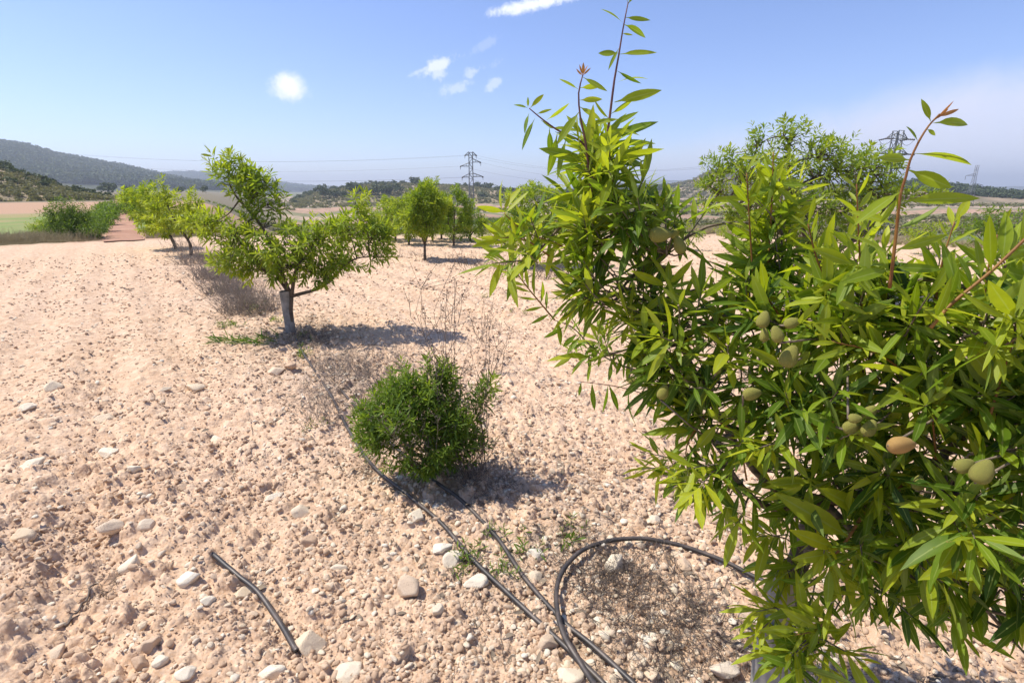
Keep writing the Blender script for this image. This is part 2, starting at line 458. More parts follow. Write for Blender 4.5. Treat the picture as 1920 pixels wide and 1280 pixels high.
ground = link('ground', me); tag(ground, kind='structure')

# red earth track running to the vanishing point on the left
def strip(name, cl, widths, m, dz=.03, nper=60, kind='structure'):
    C_ = spline([Vector((p.x, p.y, 0)) for p in cl], nper); n = len(C_); V = []; Fs = []
    for i, p in enumerate(C_):
        t = (C_[min(i+1, n-1)]-C_[max(i-1, 0)]).normalized(); s_ = Vector((t.y, -t.x, 0))
        w = np.interp(i/(n-1), np.linspace(0, 1, len(widths)), widths)
        for k in range(7):
            q = p + s_*w*(k/6-.5) * (1+.06*math.sin(i*1.7+k))
            V.append((q.x, q.y, hz(q.x, q.y) + dz))
    for i in range(n-1):
        for k in range(6): Fs.append((i*7+k, i*7+k+1, (i+1)*7+k+1, (i+1)*7+k))
    o = link(name, mesh_np(name, V, Fs, None, m, True)); tag(o, kind=kind); return o
cl = [gp(233, 453), gp(228, 420), gp(226, 400), gp(224, 385), gp(222, 372)]
strip('track', cl, [1.0, 1.0, 1.0, 1.0, 1.2], M['red_track'])

# ---------------------------------------------------------------- hills
HILLP = {}
def hill(name, prof, Rd, front, back, z0, m, amp=.06, ncol=220, nrow=40, sc=.01, seed=1, label=None):
    xs = np.linspace(prof[0][0], prof[-1][0], ncol); ys = np.interp(xs, [p[0] for p in prof], [p[1] for p in prof])
    V = []; 
    for i in range(ncol):
        rr_ = ray(xs[i], ys[i]); hd = math.hypot(rr_.x, rr_.y); ux, uy = rr_.x/hd, rr_.y/hd
        zr = CH + rr_.z/hd*Rd
        e = min(1, min(i, ncol-1-i)/14.)
        zr = z0 + (zr-z0)*(e*e*(3-2*e))
        for j in range(nrow):
            s_ = -1 + 1.5*j/(nrow-1)
            if s_ <= 0: d = Rd + front*s_; k = 1+s_
            else: d = Rd + back*s_*2; k = 1-s_*2
            V.append((ux*d, uy*d, z0 - 3, k, zr-z0))
    V = np.array(V); k = V[:, 3]; kk = np.sin(np.clip(k, 0, 1)*math.pi/2)**1.3
    nz = fbm(V[:, 0]*sc, V[:, 1]*sc, seed, 4)-.5
    z = V[:, 2] + 3*sst(0, .12, k) + V[:, 4]*kk*(1 + amp*0) + nz*amp*np.maximum(V[:, 4], 4)*2*np.sin(np.clip(k, 0, 1)*math.pi)**.7
    VV = np.stack([V[:, 0], V[:, 1], z], 1)
    idx = np.arange(ncol*nrow).reshape(ncol, nrow)
    F = np.stack([idx[:-1, :-1], idx[1:, :-1], idx[1:, 1:], idx[:-1, 1:]], -1).reshape(-1, 4)
    o = link(name, mesh_np(name, VV, F, None, m, True)); tag(o, kind='structure')
    HILLP[name+str(seed)] = VV.reshape(ncol, nrow, 3); return VV.reshape(ncol, nrow, 3)
hA = hill('hill', [(-400, 262), (-200, 262), (-60, 272), (0, 277), (50, 284), (110, 300), (170, 309), (230, 320), (300, 334), (350, 345), (400, 352), (450, 357), (520, 362)], 1600, 900, 500, 0, M['hill_forest'], .05, 260, 50, .004, 1)
hB = hill('hill', [(250, 345), (310, 328), (360, 326), (430, 330), (490, 341), (560, 350), (620, 356), (680, 362)], 2700, 900, 500, 0, M['hill_forest'], .04, 120, 30, .003, 2)
hC = hill('hill', [(-500, 250), (-300, 270), (-100, 300), (0, 318), (40, 326), (90, 342), (140, 357), (185, 367), (225, 373), (260, 378)], 170, 72, 60, 0, M['hill_scrub'], .10, 200, 44, .05, 3)
hD = hill('hill', [(540, 368), (600, 361), (640, 353), (690, 346), (740, 345), (800, 345), (860, 349), (920, 354), (1000, 357), (1080, 359), (1160, 362), (1230, 368)], 420, 130, 90, -6, M['hill_scrub'], .06, 240, 40, .02, 4)
hE = hill('hill', [(1020, 368), (1100, 360), (1200, 352), (1260, 347), (1296, 340), (1330, 322), (1370, 318), (1420, 328), (1500, 342), (1580, 350), (1640, 356), (1700, 366)], 700, 200, 120, -6, M['hill_pale'], .05, 260, 36, .012, 5)
hF = hill('hill', [(1600, 366), (1660, 352), (1720, 343), (1780, 350), (1850, 360), (1920, 366), (2020, 366), (2200, 372)], 480, 120, 100, -6, M['hill_pale'], .06, 200, 36, .02, 6)
hG = hill('hill', [(1000, 362), (1100, 348), (1160, 341), (1230, 337), (1290, 339), (1400, 334), (1500, 341), (1640, 345), (1780, 352), (1900, 349), (2050, 352), (2300, 360)], 4200, 900, 400, 0, M['hill_forest'], .03, 200, 24, .002, 7)

# ---------------------------------------------------------------- leaves
def leaf_geo(P, D, N, L, Wd, K=6, tint=None, fold=.25, curl=.12, rows=None):
    P, D, N = (np.asarray(a, float) for a in (P, D, N)); L = np.asarray(L, float); Wd = np.asarray(Wd, float)
    n = len(P); N = N - D*(N*D).sum(1, keepdims=True); N /= np.linalg.norm(N, axis=1, keepdims=True)+1e-9
    Sd = np.cross(D, N)
    u = np.linspace(0, 1, K); uu = np.clip((u-.12)/.88, 0, 1)
    pr = uu**.75*(1-uu)**.95; pr = pr/pr.max() if K > 3 else np.array([.0, 1., 0.])[:K]
    pr = np.maximum(pr, .055*(1-u)); 
    v = np.array([-1, 0, 1.])
    cu = np.asarray(curl, float) if hasattr(curl, '__len__') else np.full(n, curl)
    V = (P[:, None, None] + D[:, None, None]*(L[:, None]*u)[:, :, None, None]
         + Sd[:, None, None]*((Wd[:, None]*pr)[:, :, None]*v)[..., None]
         + N[:, None, None]*(fold*(Wd[:, None]*pr)[:, :, None]*np.abs(v) - (cu*L)[:, None, None]*(u**2)[None, :, None])[..., None])
    V = V.reshape(-1, 3)
    base = np.arange(n)*K*3; f = []
    for i in range(K-1):
        for j in range(2): f.append((i*3+j, i*3+j+1, (i+1)*3+j+1, (i+1)*3+j))
    F = (base[:, None, None] + np.array(f)[None]).reshape(-1, 4)
    lv = np.tile(np.abs(v), n*K); tn = np.repeat(np.asarray(tint, float), K*3)
    return V, F, {'tint': ('FLOAT', tn), 'lv': ('FLOAT', lv)}
def leaf_mesh(name, leaves, m, K=6):
    if not leaves: return None
    A = leaves
    V, F, at_ = leaf_geo([a[0] for a in A], [a[1] for a in A], [a[2] for a in A], [a[3] for a in A], [a[4] for a in A], K, [a[5] for a in A], curl=[a[6] for a in A])
    return mesh_np(name, V, F, at_, m, smooth=True)
def rv3(s=1.0): return Vector((random.gauss(0, s), random.gauss(0, s), random.gauss(0, s)))
UP = Vector((0, 0, 1))
def leafrec(p, d, L, tint, ratio=.13, face=.45, curl=None, up=UP):
    d = d.normalized(); n = (up + rv3(face)); n = n - d*n.dot(d)
    if n.length < 1e-3: n = Vector((1, 0, 0)) - d*d.x
    n.normalize()
    return (tuple(p), tuple(d), tuple(n), L, L*ratio*random.uniform(.8, 1.2), min(1, max(0, tint)), (random.uniform(.0, .15) if random.random() < .75 else random.uniform(.15, .4)) if curl is None else curl)
def cluster(out, twigs, p, d, n, tl, L, tint, ratio=.13, droop=.35, r0=.0015):
    """a twig with leaves set spirally round it, longer below, young and upright at the tip"""
    d = d.normalized(); a = d.cross(rv3()).normalized(); b = d.cross(a); ph = random.random()*6
    bend = rv3(.15) + UP*.1
    for i in range(n):
        t = i/max(1, n-1)
        q = p + d*tl*t + bend*tl*t*t*.5
        ang = ph + i*2.4 + random.uniform(-.3, .3); pol = R(88*(1-t) + 28*t + random.uniform(-14, 14))
        rad = a*math.cos(ang) + b*math.sin(ang)
        dd = d*math.cos(pol) + rad*math.sin(pol); dd.z -= droop*(1-t)*random.uniform(.2, 1.2)
        ll = L*(.72 + .4*math.sin(math.pi*(.15+.7*t)))*random.uniform(.6, 1.25)*(1 if t < .85 else .72)
        out.append(leafrec(q, dd, ll, tint + .38*(t-.35) + random.gauss(0, .1), ratio))
    twigs.append(([p, p + d*tl*.5 + bend*tl*.12, p + d*tl + bend*tl*.5], [r0*1.2, r0, r0*.6]))

def crown_from_blobs(blobs, tree_c, n_leaf, tl, L, tint, ratio=.13, droop=.35, upb=.5, twigs=None, leaves=None, tv=.1):
    """blobs: centre, radii (world), count -> leafy twigs spread through the crown's volume"""
    ends = []
    for (c, rx, ry, rz, n, tb) in blobs:
        for _ in range(n):
            while True:
                v = Vector((random.uniform(-1, 1), random.uniform(-1, 1), random.uniform(-1, 1)))
                if .05 < v.length < 1: break
            p = c + Vector((v.x*rx, v.y*ry, v.z*rz))
            d = (p-tree_c).normalized()*.6 + Vector((v.x, v.y, v.z))*.5 + UP*upb + rv3(.25)
            cluster(leaves, twigs, p, d, n_leaf + random.randint(-2, 2), tl*random.uniform(.7, 1.3), L*random.uniform(.85, 1.1), tint + tb + random.gauss(0, tv), ratio, droop)
            ends.append(p)
    return ends
def limbs_for(blobs, crotch, rad0, rise=.25, nmain=4, lag=0.):
    """a few main limbs to well separated masses; the other masses are fed by side branches"""
    out = []; pts = []; todo = list(blobs); mains = [max(todo, key=lambda b: (b[0]-crotch).length)]
    while len(mains) < min(nmain, len(todo)):
        mains.append(max((b for b in todo if b not in mains), key=lambda b: min((b[0]-m[0]).length for m in mains)))
    for (c, rx, ry, rz, n, tb) in mains:
        L_ = (c-crotch).length
        mid = crotch.lerp(c, .45) + Vector((0, 0, rise*L_*random.uniform(-.2, .5))) + rv3(.05*L_); m2 = crotch.lerp(c, .75) + rv3(.05*L_) + Vector((0, 0, rise*L_*.15 - lag*L_*.75)); mid.z -= lag*L_
        P = spline([crotch, mid, m2, c], 12)
        out.append((P, [rad0*(1-.8*i/(len(P)-1)) for i in range(len(P))])); pts += P[4:]
    own = list(pts)
    for b in todo:
        if b in mains: continue
        c = b[0]; q = min(own, key=lambda p: (p-c).length); L_ = (c-q).length
        P = spline([q, q.lerp(c, .5) + rv3(.08*L_) + Vector((0, 0, .06*L_)), c], 8)
        out.append((P, [rad0*.45*(1-.75*i/(len(P)-1)) for i in range(len(P))])); pts += P[2:]
    return out, pts
def connect(ends, pts, r0, frac=1.0):
    res = []
    for e in ends:
        if random.random() > frac: continue
        q = min(pts, key=lambda p: (p-e).length_squared + (0.0 if p.z < e.z else .02))
        mid = e.lerp(q, .5) + rv3(.06*(e-q).length) + Vector((0, 0, -.05*(e-q).length))
        res.append(([q, mid, e], [r0*1.4, r0, r0*.7]))
    return res

# ---------------------------------------------------------------- foreground almond tree
TB = Vector((.757, 1.195, 0)); TB.z = hz(TB.x, TB.y)
fg = empty('almond_tree', TB, 'large leafy almond tree filling the right foreground with green fuzzy almonds and tall bare-tipped shoots', 'almond tree', 'young almond trees of the orchard')
top = Vector((.79, 1.2, .62))
m_ = MB(); m_.tube(spline([TB - Vector((0, 0, .05)), TB+Vector((-.01, .01, .25)), TB+Vector((.01, 0, .45)), top, top+Vector((.02, -.01, .1))], 12), [.034, .032, .030, .029, .028, .028, .028, .027, .026, .026, .024, .02, .018][:13], 10)
m_.build('trunk', M['bark'], fg)
# open plastic trunk guard, two overlapping sleeves
gb = MB()
def sleeve(p0, p1, r_, sides=14, th_=.002):
    P = [Vector(p0).lerp(Vector(p1), t) for t in np.linspace(0, 1, 7)]
    rad = [r_*(1+.05*math.sin(i*2.1)) for i in range(7)]
    gb.tube(P, rad, sides, cap=False); gb.tube(P[::-1], [q-th_ for q in rad[::-1]], sides, cap=False)
sleeve(TB+Vector((-.005, -.01, -.03)), TB+Vector((-.012, 0, .34)), .05)
sleeve(TB+Vector((.0, .012, .22)), TB+Vector((.012, .01, .5)), .043)
gb.build('trunk_guard', M['guard'], fg)

def B(px, py, rx, ry, Y, dY, n, tb=0.):
    c = at(px, py, Y); f = (Y*CP - (c.z-CH)*SP)
    return (c, rx*f/FPX, dY, ry*f/FPX*1.02, n, tb)
FB = [B(1130, 320, 36, 40, 1.36, .06, 6, .15), B(1135, 350, 55, 60, 1.36, .1, 13, .1), B(1180, 420, 65, 70, 1.32, .12, 16), B(1100, 468, 64, 46, 1.33, .12, 10, .2), B(1000, 480, 50, 45, 1.35, .08, 5, .3),
      B(1165, 552, 85, 60, 1.3, .14, 18, .05), B(1250, 475, 40, 50, 1.25, .08, 7, -.05), B(1262, 622, 80, 60, 1.25, .15, 20, -.05), B(1130, 668, 60, 22, 1.5, .08, 4, .05),
      B(1330, 710, 100, 65, 1.2, .15, 22, -.08), B(1340, 830, 80, 75, 1.1, .12, 14, .05), B(1290, 885, 45, 30, 1.2, .06, 4, .05), B(1365, 920, 60, 40, 1.1, .08, 6, .05), B(1450, 515, 36, 60, 1.25, .1, 13, .15), B(1445, 420, 22, 40, 1.25, .06, 5, .25),
      B(1450, 600, 85, 75, 1.15, .15, 20, .0), B(1480, 760, 100, 85, 1.1, .18, 24, -.1), B(1590, 620, 100, 80, 1.05, .2, 26, .1), B(1650, 550, 75, 40, 1.0, .12, 8, .3),
      B(1800, 610, 110, 55, .92, .2, 15, .2), B(1890, 560, 40, 30, .92, .1, 3, .3), B(1700, 740, 130, 100, 1.0, .2, 32, -.02), B(1850, 720, 90, 110, .88, .2, 20, .05), B(1590, 930, 110, 80, 1.05, .2, 26, -.12),
      B(1780, 920, 130, 90, .9, .2, 28, -.08), B(1500, 1030, 45, 70, 1.12, .08, 8, 0), B(1620, 1050, 100, 50, 1.08, .15, 15, -.1), B(1850, 1060, 80, 70, .85, .15, 13, -.05), B(1740, 1070, 70, 40, .95, .12, 7, -.1),
      B(1520, 1190, 60, 40, 1.0, .06, 6, .15), B(1470, 1150, 22, 26, 1.05, .03, 2, .1), B(1480, 1235, 26, 20, 1.0, .03, 2, .2), B(1900, 1200, 30, 40, .8, .08, 2, 0), B(1560, 830, 110, 80, 1.2, .15, 18, -.15), B(1960, 820, 60, 250, .8, .15, 22, 0)]
FB = [(c, max(.02, rx-.024), ry, max(.02, rz-.026), n, t) for (c, rx, ry, rz, n, t) in FB]
leaves = []; twigs = []
crotch = top + Vector((.02, -.01, .1))
ends = crown_from_blobs(FB, Vector((.82, 1.15, .95)), 14, .080, .086, .43, .086, .5, .35, twigs, leaves, .22)
lim, lpts = limbs_for(FB, crotch, .013, .1, 5, .22)
for i, (P, rad) in enumerate(lim):
    b_ = MB(); b_.tube(P, rad if i < 5 else [max(.0035, q) for q in rad], 7); b_.build('branch', M['bark'], fg)
tw = MB()
for (P, rad) in connect(ends, lpts, .0022): tw.tube(P, rad, 4, False)
for (P, rad) in twigs: tw.tube(P, [q*1.1 for q in rad], 4, False)
tag(tw.build('twigs', M['bark'], fg), kind='stuff')

# hero shoots seen against the sky and ground: stems and single leaves read off the photograph
hero = []; hero_red = []; stems = []
def stem(pts, Y, r0, r1, m='bark', ye=None):
    n = len(pts); Yv = np.linspace(Y, Y if ye is None else ye, n)
    P = spline([at(p[0], p[1], float(Yv[i])) for i, p in enumerate(pts)], 14)
    b_ = MB(); b_.tube(P, [r0+(r1-r0)*i/(len(P)-1) for i in range(len(P))], 7); stems.append(b_.build('shoot', M[m], fg))
def LF(b0, t0, Y, dy=0., w=.14, tint=.55, red=False, curl=None, face=.5):
    p = at(b0[0], b0[1], Y); q = at(t0[0], t0[1], Y+dy); d = q-p
    rec = leafrec(p, d, d.length, tint + .05, w*.68, face, curl, UP*.35 + Vector((-.35, -.75, 0)))
    (hero_red if red else hero).append(rec)
Ya = 1.34
stem([(1112, 420), (1128, 330), (1138, 260), (1145, 205), (1152, 150), (1160, 105), (1168, 55), (1178, 4)], Ya, .0042, .0012, 'shoot_purple')
for (b0, t0, dy, tn) in [((1167, 42), (1130, 12), .01, .5), ((1172, 33), (1220, 38), -.01, .5), ((1169, 46), (1220, 65), .02, .45), ((1166, 63), (1187, 66), .0, .8), ((1162, 102), (1233, 97), .02, .6),
        ((1161, 90), (1139, 130), .0, .5), ((1160, 100), (1121, 100), .03, .5), ((1157, 133), (1202, 158), -.02, .4), ((1155, 156), (1209, 129), .02, .6), ((1152, 192), (1242, 168), .0, .6),
        ((1178, 8), (1191, -14), 0, .5), ((1177, 5), (1170, -25), 0, .5), ((1178, 4), (1183, -28), .01, .4), ((1145, 214), (1190, 185), .0, .7), ((1144, 225), (1110, 190), .0, .8), ((1140, 240), (1198, 208), .02, .5),
        ((1138, 262), (1235, 226), .0, .4), ((1136, 270), (1231, 267), .02, .5), ((1134, 285), (1210, 290), 0, .35), ((1134, 300), (1218, 302), .03, .3), ((1130, 320), (1205, 345), 0, .35), ((1140, 245), (1198, 238), -.03, .75), ((1134, 262), (1170, 215), .0, .6)]:
    LF(b0, t0, Ya, dy, .15, tn)
Yb = 1.28
stem([(1112, 400), (1110, 376), (1104, 315), (1097, 262), (1088, 219), (1085, 175), (1093, 140)], Yb, .004, .0014, 'shoot_purple')
for t0 in [(1079, 131), (1086, 121), (1094, 117), (1102, 122), (1108, 127)]: LF((1093, 142), t0, Yb, 0, .16, .9, True)
for (b0, t0, dy, tn) in [((1085, 168), (1048, 147), .0, .6), ((1093, 145), (1139, 171), -.02, .6), ((1087, 165), (1130, 160), .02, .8), ((1087, 188), (1130, 186), 0, .9), ((1086, 200), (1128, 225), -.03, .9), ((1086, 210), (1043, 268), -.03, .6),
        ((1092, 236), (1160, 222), -.02, .8), ((1096, 255), (1060, 215), .02, .7), ((1099, 275), (1175, 240), 0, .7), ((1103, 305), (1013, 275), -.02, .55), ((1103, 300), (1122, 345), 0, .8), ((1107, 335), (1180, 300), -.03, .7), ((1108, 360), (1150, 320), 0, .6), ((1110, 372), (1085, 330), 0, .8)]:
    LF(b0, t0, Yb, dy, .15, tn)
Yc = 1.3
stem([(1110, 300), (1091, 267), (1047, 245), (1016, 223), (992, 203)], Yc, .003, .0012, 'shoot_purple')
for (b0, t0, tn) in [((990, 203), (967, 193), .4), ((994, 203), (1021, 174), .7), ((990, 202), (990, 182), .5), ((992, 212), (981, 249), .4), ((1003, 222), (975, 279), .4), ((1024, 226), (1069, 194), .7), ((1006, 214), (1034, 204), .7), ((1014, 226), (1040, 238), .5),
        ((1030, 240), (1033, 297), .4), ((1045, 250), (1030, 330), .5), ((1062, 258), (1044, 336), .5), ((1040, 247), (1083, 262), .6), ((1030, 240), (1090, 245), .6)]:
    LF(b0, t0, Yc, random.uniform(-.02, .02), .15, tn)
Yr = .86
stem([(1668, 540), (1672, 510), (1680, 440), (1684, 400), (1689, 362), (1699, 330), (1706, 302), (1723, 265), (1742, 235), (1762, 214)], Yr, .0029, .0012, 'shoot_orange')
for (b0, t0, dy, red, w) in [((1755, 222), (1790, 189), 0, True, .11), ((1758, 220), (1800, 204), .01, True, .12), ((1752, 226), (1781, 202), 0, True, .12), ((1750, 231), (1836, 222), .0, False, .14), ((1745, 228), (1730, 185), 0, False, .2), ((1722, 266), (1700, 236), 0, False, .28), ((1738, 242), (1756, 254), 0, False, .3),
        ((1712, 288), (1824, 296), .0, False, .15), ((1706, 300), (1646, 295), -.02, False, .15), ((1702, 318), (1796, 356), -.01, False, .17), ((1690, 378), (1850, 364), -.02, False, .12), ((1688, 360), (1603, 412), -.03, False, .14), ((1684, 370), (1650, 420), .0, False, .15),
        ((1682, 400), (1690, 355), .0, False, .2), ((1680, 420), (1590, 395), .03, False, .14), ((1678, 430), (1760, 400), 0, False, .14), ((1675, 470), (1780, 440), .0, False, .14), ((1674, 480), (1600, 440), 0, False, .14), ((1672, 500), (1770, 505), -.03, False, .14), ((1670, 505), (1590, 520), -.03, False, .14), ((1669, 520), (1640, 440), .05, False, .14)]:
    LF(b0, t0, Yr, dy, w, .62 + random.uniform(-.12, .2), red)
Ye = .82
stem([(1745, 615), (1784, 570), (1859, 508), (1925, 445), (1990, 380)], Ye, .003, .002, 'shoot_orange')
for k in range(22):
    t = k/21; bx = 1750 + 190*t; by = 605 - 165*t; a = random.uniform(.2, 1.2)*(1 if k % 2 else -1) - .75
    L_ = random.uniform(70, 115); LF((bx, by), (bx + L_*math.cos(a), by + L_*math.sin(a)), Ye, random.uniform(-.05, .05), .13, random.uniform(.45, .85))
Yf = .98
stem([(1700, 900), (1655, 945), (1617, 968), (1593, 1004), (1570, 1035), (1554, 1056)], Yf, .005, .002, 'shoot_orange')
for (b0, t0) in [((1566, 1036), (1490, 1050)), ((1558, 1046), (1495, 1093)), ((1556, 1056), (1520, 1120)), ((1556, 1058), (1551, 1143)), ((1560, 1050), (1637, 1147)), ((1575, 1030), (1656, 1016)), ((1590, 1010), (1701, 1113)), ((1590, 1006), (1492, 944)), ((1572, 1030), (1483, 994)), ((1590, 1012), (1640, 1120)), ((1560, 1058), (1575, 1135)), ((1600, 990), (1560, 930)), ((1615, 970), (1650, 1040)), ((1625, 962), (1540, 915))]:
    LF(b0, t0, Yf, random.uniform(-.06, -.01), .145, random.uniform(.6, .85))
Yg = .88
stem([(1755, 860), (1752, 820), (1747, 771)], Yg, .0025, .0014, 'shoot_orange')
for t0 in [(1729, 682), (1854, 705), (1827, 750), (1863, 792), (1661, 765), (1685, 714), (1721, 827), (1790, 690), (1700, 800), (1800, 830), (1765, 700), (1690, 745)]:
    LF((1747+random.uniform(-4, 4), 771+random.uniform(-4, 6)), t0, Yg, random.uniform(-.05, .02), .14, random.uniform(.5, .85))
Yh = 1.05
stem([(1400, 900), (1392, 852), (1385, 822), (1370, 805), (1347, 790)], Yh, .0022, .0012, 'shoot_orange')
for (b0, t0) in [((1347, 790), (1335, 725)), ((1352, 790), (1425, 740)), ((1347, 792), (1302, 849)), ((1365, 800), (1412, 836)), ((1345, 790), (1380, 755)), ((1385, 825), (1382, 880)), ((1388, 830), (1440, 875)), ((1388, 838), (1450, 905)), ((1390, 850), (1350, 900)), ((1350, 792), (1320, 760))]:
    LF(b0, t0, Yh, random.uniform(-.04, .02), .15, random.uniform(.5, .8))
Yi = 1.2
stem([(1380, 880), (1330, 892), (1290, 898), (1250, 890)], Yi, .0022, .0012, 'shoot_purple')
for (b0, t0) in [((1262, 893), (1226, 880)), ((1268, 894), (1240, 935)), ((1285, 898), (1262, 945)), ((1290, 897), (1250, 912)), ((1300, 897), (1290, 850)), ((1280, 895), (1232, 905)), ((1310, 898), (1300, 940))]:
    LF(b0, t0, Yi, 0, .16, random.uniform(.2, .4))
# low drooping shoots on the left, and extra young rosettes through the crown
for (cx_, cy_, Y_0, n, L_, sp_) in [(945, 400, 1.32, 8, 60, 3.1), (1100, 410, 1.28, 10, 75, 6.3), (1455, 345, 1.2, 9, 60, 6.3), (1425, 300, 1.28, 7, 40, 6.3), (1550, 560, .95, 12, 95, 6.3), (1600, 500, .95, 10, 80, 6.3), (1520, 900, 1.0, 10, 90, 6.3), (1500, 1180, .98, 12, 85, 6.3),
        (1850, 880, .8, 8, 100, 6.3), (1900, 600, .75, 9, 110, 6.3), (1480, 690, 1.0, 9, 80, 6.3), (1600, 760, 1.0, 10, 85, 6.3), (1700, 610, .9, 9, 90, 6.3), (1830, 1040, .8, 9, 100, 6.3), (1250, 540, 1.2, 9, 70, 6.3), (1180, 600, 1.2, 9, 75, 6.3), (1660, 880, .92, 10, 90, 6.3)]:
    for k in range(n):
        a = k*2.4 + random.uniform(-.4, .4); l_ = L_*random.uniform(.7, 1.1)
        LF((cx_+random.uniform(-5, 5), cy_+random.uniform(-5, 5)), (cx_+l_*math.cos(a), cy_+l_*math.sin(a)), Y_0, random.uniform(-.05, .05), .14, random.uniform(.55, .95))
stem([(1110, 500), (1050, 460), (985, 435), (945, 400)], 1.32, .0025, .0012, 'shoot_orange')
for k in range(14):
    t = k/13; bx = 950 + 150*t; by = 405 + 80*t; a = random.uniform(-.5, 2.8)+.4
    l_ = random.uniform(45, 75); LF((bx, by), (bx + l_*math.cos(a)*.8, by + l_*abs(math.sin(a))*random.choice((1, 1, -.6))), 1.32, random.uniform(-.03, .03), .14, random.uniform(.5, .9))
stem([(1250, 700), (1180, 690), (1120, 660), (1075, 615), (1040, 600)], 1.5, .003, .0012, 'bark')
for k in range(34):
    t = k/33; bx = 1045 + 200*t; by = 602 + 98*t**.8; a = random.uniform(.6, 3.0); l_ = random.uniform(25, 48)
    LF((bx, by), (bx + l_*math.cos(a), by + l_*math.sin(a)*random.choice((1, 1, -.7))), 1.5, random.uniform(-.03, .03), .15, random.uniform(.3, .6))
stem([(1290, 760), (1230, 745), (1160, 725), (1085, 715)], 1.4, .002, .001, 'shoot_purple')
for (b0, t0) in [((1090, 716), (1085, 745)), ((1110, 718), (1114, 772)), ((1140, 722), (1132, 776)), ((1142, 722), (1160, 770)), ((1180, 730), (1172, 800)), ((1200, 738), (1230, 770)), ((1215, 742), (1190, 790)), ((1240, 748), (1222, 800))]:
    LF(b0, t0, 1.4, 0, .14, .35)
def shoot_px(pts, Y, n, Lp, tint, w=.13, r0=.0024, m='shoot_orange', spread=1.0):
    stem(pts, Y, r0, .0011, m)
    q = np.array(pts, float); seg = np.r_[0, np.cumsum(np.hypot(*np.diff(q, axis=0).T))]; seg /= seg[-1]; da = math.atan2(q[-1][1]-q[0][1], q[-1][0]-q[0][0])
    for k in range(n):
        t = .12 + .88*k/(n-1); bx, by = np.interp(t, seg, q[:, 0]), np.interp(t, seg, q[:, 1])
        off = (1.25-.75*t)*spread*(1 if k % 2 else -1)*random.uniform(.6, 1.3); l_ = Lp*random.uniform(.6, 1.15)*(1-.35*t)
        LF((bx, by), (bx+l_*math.cos(da+off), by+l_*math.sin(da+off)), Y, random.uniform(-.04, .04), w, min(1, tint+.3*t+random.uniform(-.1, .1)))
shoot_px([(1412, 520), (1406, 430), (1400, 325)], 1.2, 22, 70, .45)
shoot_px([(1440, 500), (1446, 400), (1450, 285)], 1.22, 20, 55, .45)
shoot_px([(1618, 600), (1612, 480), (1606, 345)], 1.0, 20, 70, .5)
shoot_px([(1560, 560), (1530, 480), (1515, 420)], 1.05, 14, 75, .5)
shoot_px([(1750, 600), (1765, 500), (1790, 415)], .95, 16, 80, .5)
shoot_px([(1840, 640), (1850, 520), (1870, 440)], .88, 14, 90, .5)
shoot_px([(1250, 480), (1248, 420), (1244, 385)], 1.22, 12, 60, .35, m='bark')
shoot_px([(1040, 600), (990, 540), (960, 500)], 1.36, 14, 60, .5)
shoot_px([(1030, 480), (985, 450), (935, 445)], 1.3, 12, 65, .65)
shoot_px([(1700, 700), (1640, 660), (1560, 640)], .92, 16, 85, .55)
shoot_px([(1620, 820), (1560, 790), (1500, 800)], .98, 14, 80, .5)
shoot_px([(1780, 980), (1830, 960), (1900, 985)], .8, 14, 100, .5)
shoot_px([(1480, 620), (1440, 560), (1425, 540)], 1.08, 12, 75, .5)
shoot_px([(1320, 780), (1290, 830), (1285, 870)], 1.15, 12, 60, .4)
shoot_px([(1560, 1150), (1530, 1180), (1490, 1190)], .98, 14, 75, .6)
shoot_px([(1850, 800), (1880, 700), (1900, 640)], .8, 12, 110, .5)
# 300 largest leaves are single parts sharing a few meshes; the rest is one mass
allv = []
for rec in leaves:
    px, py, f = proj(rec[0]); q = Vector(rec[0]) + Vector(rec[1])*rec[3]; qx, qy, qf = proj(q)
    inside = -50 < px < 1960 and -50 < py < 1330
    allv.append((math.hypot(px-qx, py-qy) * (1.25 if f < 1.35 else 1) if inside else 0, rec))
allv.sort(key=lambda t: -t[0])
nh = len(hero) + len(hero_red)
n_single = max(0, 300-len(hero_red)-len(hero)) if nh < 300 else 0
hero_sorted = hero
singles = [(rr_, 'leaf_red') for rr_ in hero_red] + [(rr_, 'leaf') for rr_ in hero_sorted]
singles = singles[:300]
rest_hero = hero_sorted[max(0, 300-len(hero_red)):]
need = 300-len(singles)
singles += [(a[1], 'leaf') for a in allv[:need]]
rest = [a[1] for a in allv[need:]] + rest_hero
me = leaf_mesh('foliage', rest, M['leaf'], 6); o = link('foliage', me, fg); o['kind'] = 'stuff'
TPL = {}
def leaf_template(mn, tq, wq, cq):
    k = (mn, tq, wq, cq)
    if k not in TPL:
        V, F, at_ = leaf_geo([(0, 0, 0)], [(1, 0, 0)], [(0, 0, 1)], [1.0], [.068+.018*wq], 8, [(tq+.5)/8], .28, [.03+.09*cq])
        TPL[k] = mesh_np('leaf', V, F, at_, M[mn], True)
    return TPL[k]
for (rec, mn) in singles:
    p, d, n, L_, w_, tn, cu = rec
    wr = w_/L_; me = leaf_template(mn, int(min(7, tn*8)), int(np.clip((wr-.060)/.018, 0, 5)), int(np.clip(cu/.09, 0, 3)))
    o = bpy.data.objects.new('leaf', me); COL.objects.link(o); o.parent = fg
    D = Vector(d); N = Vector(n); N = (N - D*N.dot(D)).normalized(); Sd = N.cross(D)
    mt = Matrix((D, Sd, N)).transposed().to_4x4(); mt.translation = Vector(p)-TB
    o.matrix_local = mt @ Matrix.Scale(L_, 4)
